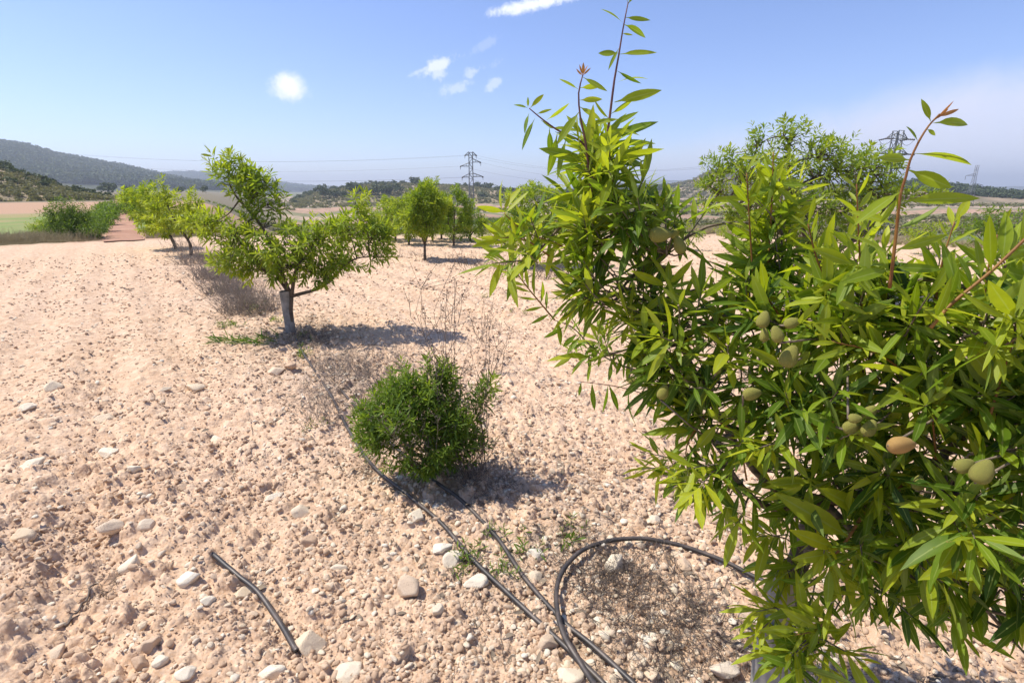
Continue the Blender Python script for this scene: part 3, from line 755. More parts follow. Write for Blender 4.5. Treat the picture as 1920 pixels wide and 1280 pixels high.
# almonds
def almond_mesh():
    nu, nv = 18, 14; V = []; F = []
    for i in range(nu+1):
        t = i/nu; z = t*2-1
        r_ = math.sqrt(max(0, 1-z*z))**.9 * (1-.22*z)
        for j in range(nv):
            a = 2*math.pi*j/nv; ca, sa = math.cos(a), math.sin(a)
            gr = 1-.13*math.exp(-((a-math.pi)/.22)**2)
            V.append((ca*r_*.72*gr, sa*r_*.56, z*1.0 + (.08*max(0, z-.7)/.3)))
    for i in range(nu):
        for j in range(nv):
            F.append((i*nv+j, i*nv+(j+1) % nv, (i+1)*nv+(j+1) % nv, (i+1)*nv+j))
    return mesh_np('almond', V, F, None, None, True)
am = almond_mesh(); am.materials.append(M['almond']); am2 = am.copy(); am2.materials[0] = M['almond_ripe']
ALM = [(1431, 599, 38, 1.0, .35), (1484, 605, 34, 1.02, 1.2), (1457, 627, 38, .97, -.35), (1433, 628, 30, 1.03, .1), (1480, 668, 52, 1.0, .5), (1410, 738, 40, 1.03, 1.4), (1630, 802, 40, .9, .6), (1597, 800, 40, .92, 1.3),
       (1631, 772, 36, .93, .9), (1603, 784, 30, .89, 1.5), (1690, 834, 58, .85, 1.5, 'ripe'), (1842, 884, 58, .78, .6), (1808, 872, 44, .8, 1.2), (1238, 440, 48, 1.22, 1.5), (1266, 438, 26, 1.24, .7), (1274, 460, 40, 1.23, -.4), (1243, 735, 34, 1.15, .4), (1187, 714, 22, 1.4, 1.5), (1722, 905, 34, .9, .3), (1345, 690, 26, 1.1, .2)]
pd = MB()
for a in ALM:
    px, py, sz, Y, rot = a[:5]; p = at(px, py, Y - .05); f = p.y*CP-(p.z-CH)*SP; s_ = sz*.86*f/FPX/2
    o = bpy.data.objects.new('almond', am2 if len(a) > 5 else am); COL.objects.link(o); o.parent = fg
    q = Quaternion((1, 0, 0), -.3) @ Quaternion((0, 1, 0), rot) @ Quaternion((0, 0, 1), random.uniform(-.6, .6))
    o.rotation_mode = 'QUATERNION'; o.rotation_quaternion = q; o.location = p-TB; o.scale = (s_, s_, s_)
    base = p + q @ Vector((0, 0, -s_)); near = min(lpts, key=lambda z: (z-base).length)
    pd = MB(); pd.tube([base, base.lerp(near, .5)+Vector((0, 0, -.005)), near], [.0022, .002, .0025], 5); pd.build('fruit_stalk', M['bark'], fg)

# ---------------------------------------------------------------- other almond trees
def tree(name, basepx, Y0, blobs, n_leaf, tl, L, tint, label, K=3, guard=False, r0=.03, lean=None, lm='leaf_mid', dens=1.0, group='young almond trees of the orchard', split=True, droop=.35, upb=.5, ratio=.15, cat='almond tree', base=None, low=.33):
    bp = gph(*basepx) if base is None else base
    e = empty(name, bp, label, cat, group)
    bl = [(b_[0], b_[1], b_[2], b_[3], max(1, int(b_[4]*dens)), b_[5]) for b_ in blobs]
    cen = sum((b_[0] for b_ in bl), Vector())/len(bl)
    crotch = bp.lerp(cen, low); crotch.x = bp.x + (cen.x-bp.x)*.2 + (lean or 0); crotch.y = bp.y + (cen.y-bp.y)*.2
    ls = []; tws = []
    ends = crown_from_blobs(bl, cen, n_leaf, tl, L, tint, ratio, droop, upb, tws, ls)
    t_ = MB(); P = spline([bp-Vector((0, 0, .06)), bp.lerp(crotch, .5)+rv3(r0*.4), crotch], 8)
    t_.tube(P, [r0*(1-.3*i/(len(P)-1)) for i in range(len(P))], 8); t_.build('trunk', M['bark_far'], e)
    lim, pts = limbs_for(bl, crotch, r0*.62)
    if split:
        for (P, rad) in lim: b_ = MB(); b_.tube(P, rad, 6); b_.build('branch', M['bark_far'], e)
    else:
        b_ = MB()
        for (P, rad) in lim: b_.tube(P, rad, 4)
        b_.build('branch', M['bark_far'], e)
    if K > 3 or split:
        tq = MB()
        for (P, rad) in connect(ends, pts, r0*.1): tq.tube(P, rad, 3, False)
        tag(tq.build('twigs', M['bark_far'], e), kind='stuff')
    o = link('crown', leaf_mesh('crown', ls, M[lm], K), e)
    if guard:
        gg_ = MB(); P = [bp+Vector((0, 0, -.02)), bp+Vector((-.005, 0, .15)), bp+Vector((-.01, 0, .32)), bp+Vector((-.012, 0, .47))]
        gg_.tube(P, [.055, .052, .054, .058], 14, False); gg_.tube(P[::-1], [.055, .052, .05, .053], 14, False); gg_.build('trunk_guard', M['guard'], e)
    return e
Y1 = 5.47
t1 = [B(425, 310, 20, 14, Y1, .1, 8, .1), B(445, 335, 34, 26, Y1, .2, 26, .05), B(475, 355, 34, 30, Y1, .25, 26, -.05), B(500, 345, 22, 18, Y1, .2, 8, -.05), B(500, 385, 34, 30, Y1, .3, 30, -.1), B(395, 418, 40, 18, Y1-.2, .2, 26, .2), B(440, 440, 45, 25, Y1-.2, .3, 28, .15),
      B(470, 478, 55, 28, Y1, .4, 44, .05), B(540, 460, 60, 38, Y1, .5, 66, 0), B(590, 450, 50, 34, Y1, .5, 50, .1), B(620, 490, 30, 25, Y1, .3, 20, -.05), B(655, 435, 38, 28, Y1, .35, 36, .05), B(675, 390, 15, 22, Y1, .15, 12, .2), B(695, 455, 30, 32, Y1-.1, .3, 34, -.05),
      B(705, 480, 22, 14, Y1-.1, .2, 10, 0), B(500, 512, 30, 12, Y1, .2, 12, -.05), B(608, 512, 26, 12, Y1, .2, 10, -.1), B(430, 488, 22, 14, Y1, .2, 10, .2), B(545, 500, 40, 18, Y1, .3, 26, -.1), B(640, 492, 26, 18, Y1, .2, 14, -.1), B(585, 512, 30, 14, Y1, .25, 14, -.1), B(470, 503, 34, 12, Y1, .25, 14, .05)]
tree('almond_tree', (546, 626), Y1, t1, 15, .10, .085, .55, 'lopsided young almond tree with pale grey trunk guard and a plume leaning up left', K=5, guard=True, r0=.034, lean=.03, dens=1.1, ratio=.115, low=.40)
T3 = gph(358, 478); Y3 = T3.y
t3 = [B(335, 385, 40, 22, Y3, .4, 34, .2), B(300, 375, 20, 20, Y3, .3, 14, .1), B(310, 405, 40, 22, Y3, .5, 34, .2), B(360, 395, 22, 14, Y3, .3, 14, .25), B(380, 415, 30, 20, Y3, .4, 20, .15), B(345, 425, 40, 16, Y3, .5, 24, 0), B(305, 348, 6, 12, Y3, .1, 3, 0), B(365, 372, 8, 12, Y3, .15, 4, .1)]
tree('almond_tree', (358, 478), Y3, t3, 16, .14, .10, .65, 'yellow-green almond tree just behind the one with the grey trunk guard, thin leaning trunk', K=3, r0=.04, dens=1.7, split=False)
Y4 = gph(326, 466).y
t4 = [B(268, 375, 30, 16, Y4, .5, 24, .05), B(252, 368, 14, 10, Y4, .4, 10, .05), B(288, 400, 28, 22, Y4, .5, 28, .1), B(293, 423, 24, 14, Y4, .6, 18, .2), B(312, 425, 26, 16, Y4, .6, 20, .1), B(280, 360, 12, 12, Y4, .3, 7, 0)]
tree('almond_tree', (330, 466), Y4, t4, 16, .15, .115, .55, 'almond tree beside the red track, its crown the leftmost of the row', K=3, r0=.045, dens=1.9, split=False)
# middle row
def simple_crown(px, ytop, ybot, halfw, Y, n, seed=0, tb=0., wide=1.):
    rs = random.Random(seed); out = []
    h_ = ybot-ytop
    for k in range(7):
        t = (k+.5)/7; yy = ytop + h_*t; w = halfw*(.25 + .9*math.sin(math.pi*min(1, t*.75+.1)))
        for s_ in ((-1, 1) if 0 < k < 6 else (0,)):
            out.append(B(px + s_*w*.46*rs.uniform(.4, 1.5) + rs.uniform(-3, 3), yy+rs.uniform(-6, 6), w*.36, h_*.09+2, Y, .35*wide, max(1, int(n*(.4+w/halfw)/13)), tb+rs.uniform(-.12, .12)))
    return out
MID = [((797, 488), 352, 440, 38, 150, 'slim almond tree with bare straight trunk, nearest of the middle row', 0, .3),
       ((767, 459), 368, 438, 34, 90, 'low rounded almond tree just behind and left of the slim straight-trunked one', 1, .35),
       ((851, 461), 362, 438, 33, 110, 'dark almond tree with thin black trunk standing in front of the power pylon', 2, .2),
       ((811, 452), 345, 432, 30, 80, 'tall almond tree in the gap between the slim tree and the dark one', 3, .4),
       ((882, 452), 395, 445, 24, 60, 'small bushy almond tree at the foot of the power pylon', 4, .25),
       ((720, 449), 375, 436, 26, 60, 'almond tree crown just right of the upright tip of the guarded tree', 6, .4),
       ((828, 448), 372, 432, 26, 60, 'almond tree between the tall one and the dark one, farther back', 7, .3),
       ((741, 452), 385, 440, 28, 60, 'almond tree half hidden behind the right arm of the guarded tree', 5, .4)]
for (bpx, yt, yb, hw, n, lab, sd, tn) in MID:
    p = gph(*bpx)
    tree('almond_tree', bpx, p.y, simple_crown(bpx[0], yt, yb, hw, p.y, n*2.4, sd), 13, .14, .10, tn+.2, lab, K=3, r0=.035, split=False)
p = gph(1000, 500); Yq = p.y
tree('almond_tree', (1000, 500), Yq, simple_crown(1000, 352, 470, 72, Yq, 520, 11, .05, 1.4), 11, .13, .09, .52, 'round bright green almond tree behind the left shoots of the foreground tree', K=3, r0=.04, split=False)
YB = 7.3
tb_ = [B(1350, 325, 26, 34, YB, .4, 20, 0), B(1338, 385, 22, 14, YB, .2, 8, .1), B(1395, 330, 45, 45, YB, .6, 46, 0), B(1420, 270, 14, 26, YB, .2, 10, 0), B(1482, 262, 26, 30, YB, .3, 22, .1), B(1455, 320, 50, 50, YB, .7, 54, .1), B(1530, 295, 34, 34, YB, .5, 32, .1), B(1500, 390, 75, 60, YB, .8, 90, -.1),
       B(1565, 320, 42, 44, YB, .6, 42, .05), B(1615, 330, 44, 44, YB, .6, 42, .05), B(1630, 315, 28, 22, YB, .4, 16, .15), B(1600, 395, 65, 45, YB, .8, 54, -.05), B(1655, 372, 36, 30, YB, .5, 28, 0), B(1392, 408, 24, 14, YB, .2, 8, -.2), B(1720, 365, 36, 16, YB, .4, 10, 0), B(1515, 455, 55, 35, YB, .6, 40, -.15), B(1420, 400, 40, 40, YB, .5, 26, 0), B(1330, 350, 14, 10, YB, .2, 4, 0)]
tree('almond_tree', (1540, 560), YB, tb_, 16, .13, .085, .46, 'tallest almond tree, broad crown standing against the sky behind the foreground branches', K=3, r0=.06, dens=1.25, split=True)
p = gph(1893, 545)
tree('almond_tree', (1893, 545), p.y, simple_crown(1870, 395, 480, 62, p.y, 170, 21, -.1), 9, .1, .07, .15, 'dark small-leaved almond tree at the right edge with a thin brown trunk', K=3, r0=.03, split=False)
for (bpx, yt, yb, hw, n, lab, sd) in [((1380, 475), 400, 455, 34, 60, 'low light green young almond tree left of the tallest tree', 31), ((1290, 470), 425, 462, 22, 36, 'tiny bright almond sapling beyond the pair of almonds at the top of the foreground tree', 32),
                                      ((1740, 480), 420, 470, 40, 70, 'low almond tree seen through the orange shoots on the right', 33), ((905, 448), 412, 444, 16, 22, 'small far almond sapling right of the pylon foot', 34)]:
    p = gph(*bpx)
    tree('almond_tree', bpx, p.y, simple_crown(bpx[0], yt, yb, hw, p.y, n*1.5, sd, .1), 10, .12, .08, .5, lab, K=3, r0=.025, split=False)
# trees left of the track
p = gph(150, 447)
tree('bush', (135, 446), p.y, simple_crown(128, 386, 444, 25, p.y, 750, 41, 0, 2), 10, .2, .08, .15, 'dark green rounded bush left of the red track in front of the green field', K=3, r0=.05, split=False, cat='bush', group='bushes left of the track', lm='leaf_bush')
p = gph(105, 442)
tree('bush', (105, 441), p.y, simple_crown(100, 414, 444, 26, p.y, 420, 42, .1, 2), 10, .2, .08, .5, 'low yellow-green bush left of the dark rounded one', K=3, r0=.03, split=False, cat='bush', group='bushes left of the track', lm='leaf_mid')
# row of young trees between the bush and the vanishing track: a low green hedge
ng = 0
for i, (px, py, hw, h_) in enumerate([(163, 449, 20, 30), (180, 436, 13, 26), (191, 424, 9, 21), (199, 413, 7, 17), (205, 404, 5, 13), (209, 397, 4, 10)]):
    p = gph(px, py)
    labs = ['broad dark green hedge bush nearest the start of the red track', 'second hedge bush along the left side of the red track', 'third hedge bush up the left side of the track', 'fourth small hedge bush beside the track, getting distant', 'fifth tiny hedge bush far along the track', 'last tiny hedge bush before the track meets the hill']
    tree('hedge_bush', (px, py), p.y, [B(px + random.uniform(-3, 3)+s_*hw*.5, py-h_*.5+q*h_*.28, hw*.55, h_*.28, p.y, .5*p.y/17, 26, 0) for s_ in (-1, 1) for q in (-1, 0, 1)], 10, .2*p.y/17, .09*p.y/17, .25, labs[i], K=3, r0=.02, split=False, cat='bush', group='hedge bushes along the left of the track', lm='leaf_bush')
for i, (px, py, hw, h_) in enumerate([(290, 432, 18, 40), (262, 415, 12, 34), (250, 402, 9, 26), (243, 393, 6, 18)]):
    p = gph(px, py)
    labs = ['almond tree of the row right of the track, hidden behind the two leftmost crowns', 'next almond tree along the right side of the track', 'distant almond tree right of the track', 'farthest tiny almond tree right of the track']
    tree('almond_tree', (px, py), p.y, simple_crown(px, py-h_-14+i*3, py-4, hw, p.y, 200, 50+i), 9, .2*p.y/17, .1*p.y/17, .35, labs[i], K=3, r0=.04, split=False)

# ---------------------------------------------------------------- sprouting bush on the near row
YB2 = gph(815, 895).y
bb = [B(800, 745, 45, 28, YB2, .12, 20, .1), B(760, 780, 62, 38, YB2-.03, .18, 38, 0), B(835, 785, 52, 42, YB2, .18, 36, -.05), B(790, 830, 80, 34, YB2-.05, .2, 42, -.1), B(710, 805, 36, 28, YB2, .12, 15, .05), B(730, 755, 24, 22, YB2, .1, 9, .1), B(865, 840, 34, 34, YB2, .14, 14, -.1),
      B(895, 755, 16, 18, YB2, .05, 4, .15), B(915, 738, 8, 12, YB2, .03, 2, .25), B(828, 715, 14, 18, YB2, .05, 5, .15), B(800, 705, 8, 12, YB2, .04, 2, .2), B(752, 725, 12, 14, YB2, .05, 3, .1), B(815, 865, 56, 20, YB2-.02, .14, 14, -.15), B(700, 830, 22, 20, YB2, .08, 5, 0), B(683, 790, 8, 12, YB2, .03, 2, .1)]
tree('shrub', (825, 893), YB2, bb, 20, .085, .046, .33, 'dense dark green shrub with dead grey stems growing beside the irrigation hose', K=5, r0=.012, lm='leaf_bush', cat='shrub', group=None, low=.12, upb=1.0, droop=.1, ratio=.10, dens=2.3)
shrub = [o for o in COL.objects if o.name == 'shrub'][0]
if 'group' in shrub: del shrub['group']
def dead_stems(mb, base, n, h, spread, r0=.0016, kinks=5, side=5, lean=Vector((0, 0, 0)), tuftp=.0):
    for i in range(n):
        d = Vector((random.gauss(0, spread), random.gauss(0, spread), 1)) + lean; d.normalize(); L_ = h*random.uniform(.5, 1.1)
        P = [base + Vector((random.gauss(0, .03), random.gauss(0, .03), 0))]
        for k in range(kinks):
            P.append(P[-1] + (d + rv3(.16))*L_/kinks)
        mb.tube(P, [r0*(1-.7*k/kinks) for k in range(kinks+1)], 4, False)
        for _ in range(side):
            k = random.randint(1, kinks); q = P[k]; dd = (d*.6 + rv3(.5)).normalized(); l2 = L_*random.uniform(.1, .28)
            P2 = [q, q + dd*l2*.5, q + dd*l2 + rv3(.1*l2)]
            mb.tube(P2, [r0*.55, r0*.45, r0*.25], 3, False)
            for _ in range(int(tuftp)):
                w = P2[1].lerp(P2[2], random.random()); mb.tube([w, w+rv3(.006)], [r0*.5, r0*1.1], 3, False)
mb = MB()
dead_stems(mb, at(850, 870, YB2), 13, .95, .10, .0028, 8, 9, tuftp=3)
dead_stems(mb, at(900, 880, YB2), 14, .75, .28, .0024, 7, 9, tuftp=3)
dead_stems(mb, at(880, 900, YB2-.04), 50, .22, .7, .0013, 4, 5)
dead_stems(mb, at(800, 880, YB2-.16), 6, .42, .25, .0022, 6, 10, lean=Vector((-.2, -.25, 0)), tuftp=3)
dead_stems(mb, at(720, 800, YB2+.15), 36, .5, .5, .0011, 6, 7, lean=Vector((-.35, .1, 0)), tuftp=2)
mb.build('dead_stem', M['dead_twig'], shrub)

# ---------------------------------------------------------------- dry weeds
def weed(px, py, n, h, spread, rad, label, m='dead_twig', r0=.0012, side=4, kinks=4, group='dry weeds along the tree row', lean=Vector((0, 0, 0)), name='dry_weed', green=0, tuftp=0, patch=None):
    b = gph(px, py); e = empty(name, b, label, 'weed' if name != 'grass_tuft' else 'grass', group); mb = MB()
    for i in range(n):
        a = random.uniform(0, 6.28); q = rad*math.sqrt(random.random())
        bb_ = b + Vector((math.cos(a)*q*(patch[0] if patch else 1), math.sin(a)*q*(patch[1] if patch else 1), 0)); bb_.z = hz(bb_.x, bb_.y)
        dead_stems(mb, bb_, 1, h, spread, r0, kinks, side, lean, tuftp)
    mb.build('stems', M[m], e)
    if green:
        ls = []; tws = []
        for i in range(green):
            a = random.uniform(0, 6.28); q = rad*math.sqrt(random.random()); bb_ = b + Vector((math.cos(a)*q, math.sin(a)*q, .01)); bb_.z = hz(bb_.x, bb_.y)+.01
            cluster(ls, tws, bb_, UP + rv3(.4), 9, h*.35, .045, .35, .09, 0)
        link('leaves', leaf_mesh('leaves', ls, M['leaf_bush'], 4), e)
    return e
weed(470, 585, 420, .40, .5, .34, 'large dome of dry grey twiggy weed left of the guarded almond tree', 'dry_grey', .002, 5, green=10)
weed(430, 550, 300, .38, .5, .34, 'dry grey weed clump behind the large dome, along the row', 'dry_grey', .0024, 5, green=6)
weed(400, 520, 220, .36, .5, .34, 'medium dry weed clump between the guarded tree and the leaning one', 'dry_grey', .003, 4)
weed(372, 494, 180, .38, .5, .4, 'dry weed clump at the foot of the yellow-green leaning almond tree', 'dry_grey', .0035, 4)
weed(340, 472, 60, .38, .5, .4, 'tall tan weed clump beside the trunks near the track', 'dry_grey', .004, 4)
weed(605, 790, 40, .34, .35, .12, 'wispy dead weed standing on the left of the near hose', 'dry_grey', .0013, 7, 6, tuftp=2, lean=Vector((-.1, 0, 0)))
weed(640, 700, 75, .30, .6, .22, 'tangle of dead stems lying over the hose behind the shrub', 'dry_grey', .0014, 6, 5, tuftp=1)
weed(725, 700, 65, .34, .5, .28, 'sparse dead stems in the shade between the guarded tree and the shrub', 'dry_grey', .0015, 6, 5, tuftp=1)
weed(580, 640, 110, .16, .7, .28, 'flat dry litter of weeds right at the guard of the almond tree', 'dead_twig', .0016, 5, 4, green=5)
weed(1225, 1120, 260, .13, 1.4, .24, 'mat of dry grey twigs inside the loop of hose', 'dead_twig', .0014, 6, 4, patch=(1, 1))
weed(1140, 1080, 170, .11, 1.4, .15, 'dry grey twigs against the left bend of the hose loop', 'dead_twig', .0014, 6, 4)
weed(1270, 1200, 220, .10, 1.4, .2, 'brown twig mat just left of the foreground trunk guard', 'dead_twig', .0014, 6, 4)
weed(1075, 1010, 20, .08, .8, .05, 'small dry sprig above the hose crossing', 'dead_twig', .0009, 4, 4, green=3)
weed(205, 1105, 80, .06, 1.4, .06, 'little crumpled dead root lying on the bare soil at lower left', 'dead_twig', .0012, 4, 4, lean=Vector((.3, 0, -.5)), group='dead plant scraps on the soil')
weed(700, 880, 70, .10, 1.1, .14, 'thin dead stems beneath the left side of the shrub', 'dead_twig', .001, 5, 4)
weed(930, 920, 120, .09, 1.3, .14, 'dry stems spread on the soil right of the shrub foot', 'dead_twig', .001, 5, 4)
for (px, py, h_, lab) in [(900, 500, .30, 'thin dry weed under the middle row, left of the foreground leaves'), (840, 492, .22, 'low dry weeds along the shaded line of the middle row'), (925, 505, .34, 'taller dry weed clump at the right end of the middle row'), (985, 520, .3, 'dark dry weed at the foot of the round bright tree'), (760, 482, .16, 'short green-grey weeds left of the slim tree trunk'), (1060, 520, .25, 'dry weed clump just behind the foreground leaves')]:
    weed(px, py, 45, h_, .6, .5, lab, 'dead_twig', .004, 4, patch=(1.3, .5), group='dry weeds along the middle row')
for (px, py, lab) in [(850, 608, 'single thin dead stalk standing in the bare soil above the shrub'), (900, 640, 'second thin dead stalk right of the shrub'), (930, 700, 'leaning dead stalk right of the shrub tips')]:
    weed(px, py, 6, .5, .2, .05, lab, 'dead_twig', .003, 10, 6, tuftp=2, group='dead stalks in the open soil')
# tall dry grass along the field's far edge (left)
for i, px in enumerate([5, 35, 62, 95, 130, 30, 75]):
    labs = ['tall tan dry grass at the left edge where the stony field ends', 'second clump of tan dry grass along the far field edge', 'third dry grass clump before the green field', 'dry grass clump under the yellow-green bush', 'dry grass clump under the dark rounded bush', 'dry grass behind the second clump, paler', 'dry grass behind the third clump, paler']
    weed(px, 459 - (6 if i > 4 else 0) - px*.06, 200, .34, .4, .7, labs[i], 'dry_tan', .006, 2, 4, patch=(1.2, .4), group='tall dry grass at the field edge', name='dry_grass')
# green sprigs by the hoses
for (px, py, lab, n) in [(880, 1048, 'small green sprig growing over the left hose', 14), (922, 1012, 'small green sprig beside the right hose', 6), (990, 1035, 'pale green sprig right of the two hoses', 8), (935, 1075, 'thin green sprig between the two hoses', 7), (1070, 1000, 'grassy little tuft above the hose loop', 5), (430, 612, 'short green weed left of the guarded almond tree', 16), (595, 800, 'tiny green sprig left of the hose', 5),
                      (565, 665, 'green weeds at the head of the hose', 14), (520, 605, 'green weed at the foot of the trunk guard', 10), (900, 560, 'tiny green weed alone in the middle of the bare soil', 4), (985, 590, 'tiny green weed right of centre in bare soil', 3), (540, 520-15, 'scrap of green weed behind the trunk', 4)]:
    b = gph(px, py); e = empty('green_sprig', b, lab, 'weed', 'green sprigs'); ls = []; tws = []
    for i in range(n):
        q = b + Vector((random.gauss(0, .02+.012*b.y/1.5), random.gauss(0, .02+.012*b.y/1.5), 0)); q.z = hz(q.x, q.y)
        cluster(ls, tws, q, UP + rv3(.5), 9, .04, .028+.004*b.y, .35, .07, 0)
    link('leaves', leaf_mesh('leaves', ls, M['leaf_bush'], 4), e)
    t_ = MB(); [t_.tube(P, rad, 3, False) for (P, rad) in tws]; t_.build('stems', M['dead_twig'], e)
# blue-green strappy plant lying flat by the guarded tree
b = gph(470, 642); e = empty('strappy_weed', b, 'flat dark green strappy weed sprawling left of the trunk guard', 'weed'); ls = []
for i in range(150):
    q = b + Vector((random.uniform(-.35, .28), random.gauss(0, .05), .01)); q.z = hz(q.x, q.y)+.015
    ls.append(leafrec(q, Vector((-1+random.gauss(0, .7), random.gauss(0, .5), random.uniform(.0, .7))), random.uniform(.07, .16), random.uniform(0, .3), .045, .5))
link('leaves', leaf_mesh('leaves', ls, M['leaf_bush'], 4), e)

# ---------------------------------------------------------------- hoses
def hose(pts, label, r_=.0095, dz=.010, sub=10, zoff=None):
    P = [gp(p[0], p[1], .015) for p in pts]; C_ = spline(P, sub*len(P)); Z = H([p.x for p in C_], [p.y for p in C_])
    Z = np.convolve(np.pad(Z, 12, mode='edge'), np.ones(25)/25, 'valid')
    for i, p in enumerate(C_):
        p.z = Z[i] + r_ + dz + (np.interp(i/(len(C_)-1), *zoff) if zoff else 0)
    m_ = MB(); m_.tube(C_, r_, 10)
    m_.tube([C_[0].lerp(C_[1], -.02), C_[0].lerp(C_[1], .1)], [r_*.75, r_*.5], 10)
    o = m_.build('irrigation_hose', M['hose']); tag(o, label, 'hose', 'black irrigation hoses'); return o
hose([(556, 640), (572, 672), (600, 715), (628, 762), (655, 815), (700, 880), (762, 932), (830, 990), (880, 1045), (960, 1120), (1040, 1195), (1135, 1290), (1180, 1340)], 'long black irrigation hose running from the guarded tree past the left of the shrub')
hose([(640, 735), (668, 770), (705, 810), (760, 860), (812, 906), (870, 950), (930, 1010), (980, 1080), (1050, 1160), (1120, 1222), (1190, 1290), (1240, 1340)], 'black irrigation hose coming out from under the shrub to the bottom edge', .0095)
hose([(1500, 1125), (1440, 1096), (1350, 1055), (1260, 1028), (1180, 1022), (1110, 1036), (1066, 1066), (1045, 1105), (1045, 1160), (1060, 1210), (1085, 1250), (1115, 1300), (1140, 1350)], 'black hose bent in a wide loop from the trunk guard over the other two hoses', .0095, zoff=([0, .1, .3, .5, .62, .7, .85, 1], [0, .0, .012, .02, .02, .022, .022, .022]))
hose([(389, 1040), (430, 1072), (482, 1108), (522, 1160), (549, 1206), (556, 1216)], 'short cut piece of black hose lying alone on bare soil at lower left', .0095, .014)
# bare sticks
for (pts, lab, r_) in [([(468, 782), (474, 815), (470, 845), (486, 868)], 'thin pale crooked twig on the bare soil left of the hose', .0016), ([(375, 668), (400, 670), (426, 668), (412, 655)], 'dark curved twig below the strappy weed', .0022), ([(510, 845), (490, 862), (474, 872)], 'short brown twig beside the pale crooked one', .0016),
                       ([(930, 1140), (938, 1190), (947, 1260)], 'thin straight twig between the short hose and the long ones', .0014), ([(0, 900), (25, 905), (40, 912)], 'grey stick at the left edge', .003), ([(125, 1178), (150, 1140), (182, 1098)], 'dark dead stalk lying at lower left', .006), ([(1040, 765), (1052, 775), (1060, 782)], 'small dark twig in the open soil', .002), ([(340, 583), (352, 587), (360, 592)], 'small dark stick near the upper left of the bare field', .006), ([(225, 540), (240, 543), (252, 541)], 'dark clump of stick on the upper left bare field', .008)]:
    P = [gph(*p) for p in pts]; P = spline(P, 12)
    for p in P: p.z = hz(p.x, p.y) + r_ + .004
    m_ = MB(); m_.tube(P, [r_*(1-.4*i/len(P)) for i in range(len(P))], 5); 
    for _ in range(3):
        q = random.choice(P); m_.tube([q, q+Vector((random.gauss(0, .02), random.gauss(0, .02), .008))], [r_*.6, r_*.3], 4)
    o = m_.build('twig', M['dead_twig']); tag(o, lab, 'twig', 'loose twigs on the soil')

# ---------------------------------------------------------------- stones
def ico(sub):
    import bmesh
    bm = bmesh.new(); bmesh.ops.create_icosphere(bm, subdivisions=sub, radius=1)
    V = np.array([v.co[:] for v in bm.verts]); F = np.array([[v.index for v in f.verts] for f in bm.faces]); bm.free(); return V, F
ICO = {k: ico(k) for k in (2, 3, 4)}
def stone_geo(seed, sub=3, flat=.7, planes=11, soft=14, rnd=None):
    rs = np.random.RandomState(seed); V, F = ICO[sub]
    N = rs.normal(size=(planes, 3)); N /= np.linalg.norm(N, axis=1, keepdims=True); h = rs.uniform(.5, .95, planes)
    dt = np.maximum(V@N.T, 1e-3); rk = h/dt
    r_ = (np.sum(rk**-soft, 1))**(-1/soft)
    r_ = np.minimum(r_, 1.15)
    P = V*r_[:, None]
    P *= 1 + .10*(fbm(P[:, 0]*3+seed, P[:, 1]*3+P[:, 2]*2, seed, 3)-.5)[:, None]*(1 if sub > 2 else .5)
    sc = np.array([rs.uniform(.85, 1.15), rs.uniform(.65, .95), flat*rs.uniform(.75, 1.1)]); P = P*sc
    return P/np.abs(P[:, :2]).max(), F
def stone_me(seed, sub, m, flat=.7, smooth=True, soft=14):
    V, F = stone_geo(seed, sub, flat, soft=soft)
    return mesh_np('stone', V, F, None, M[m], smooth)
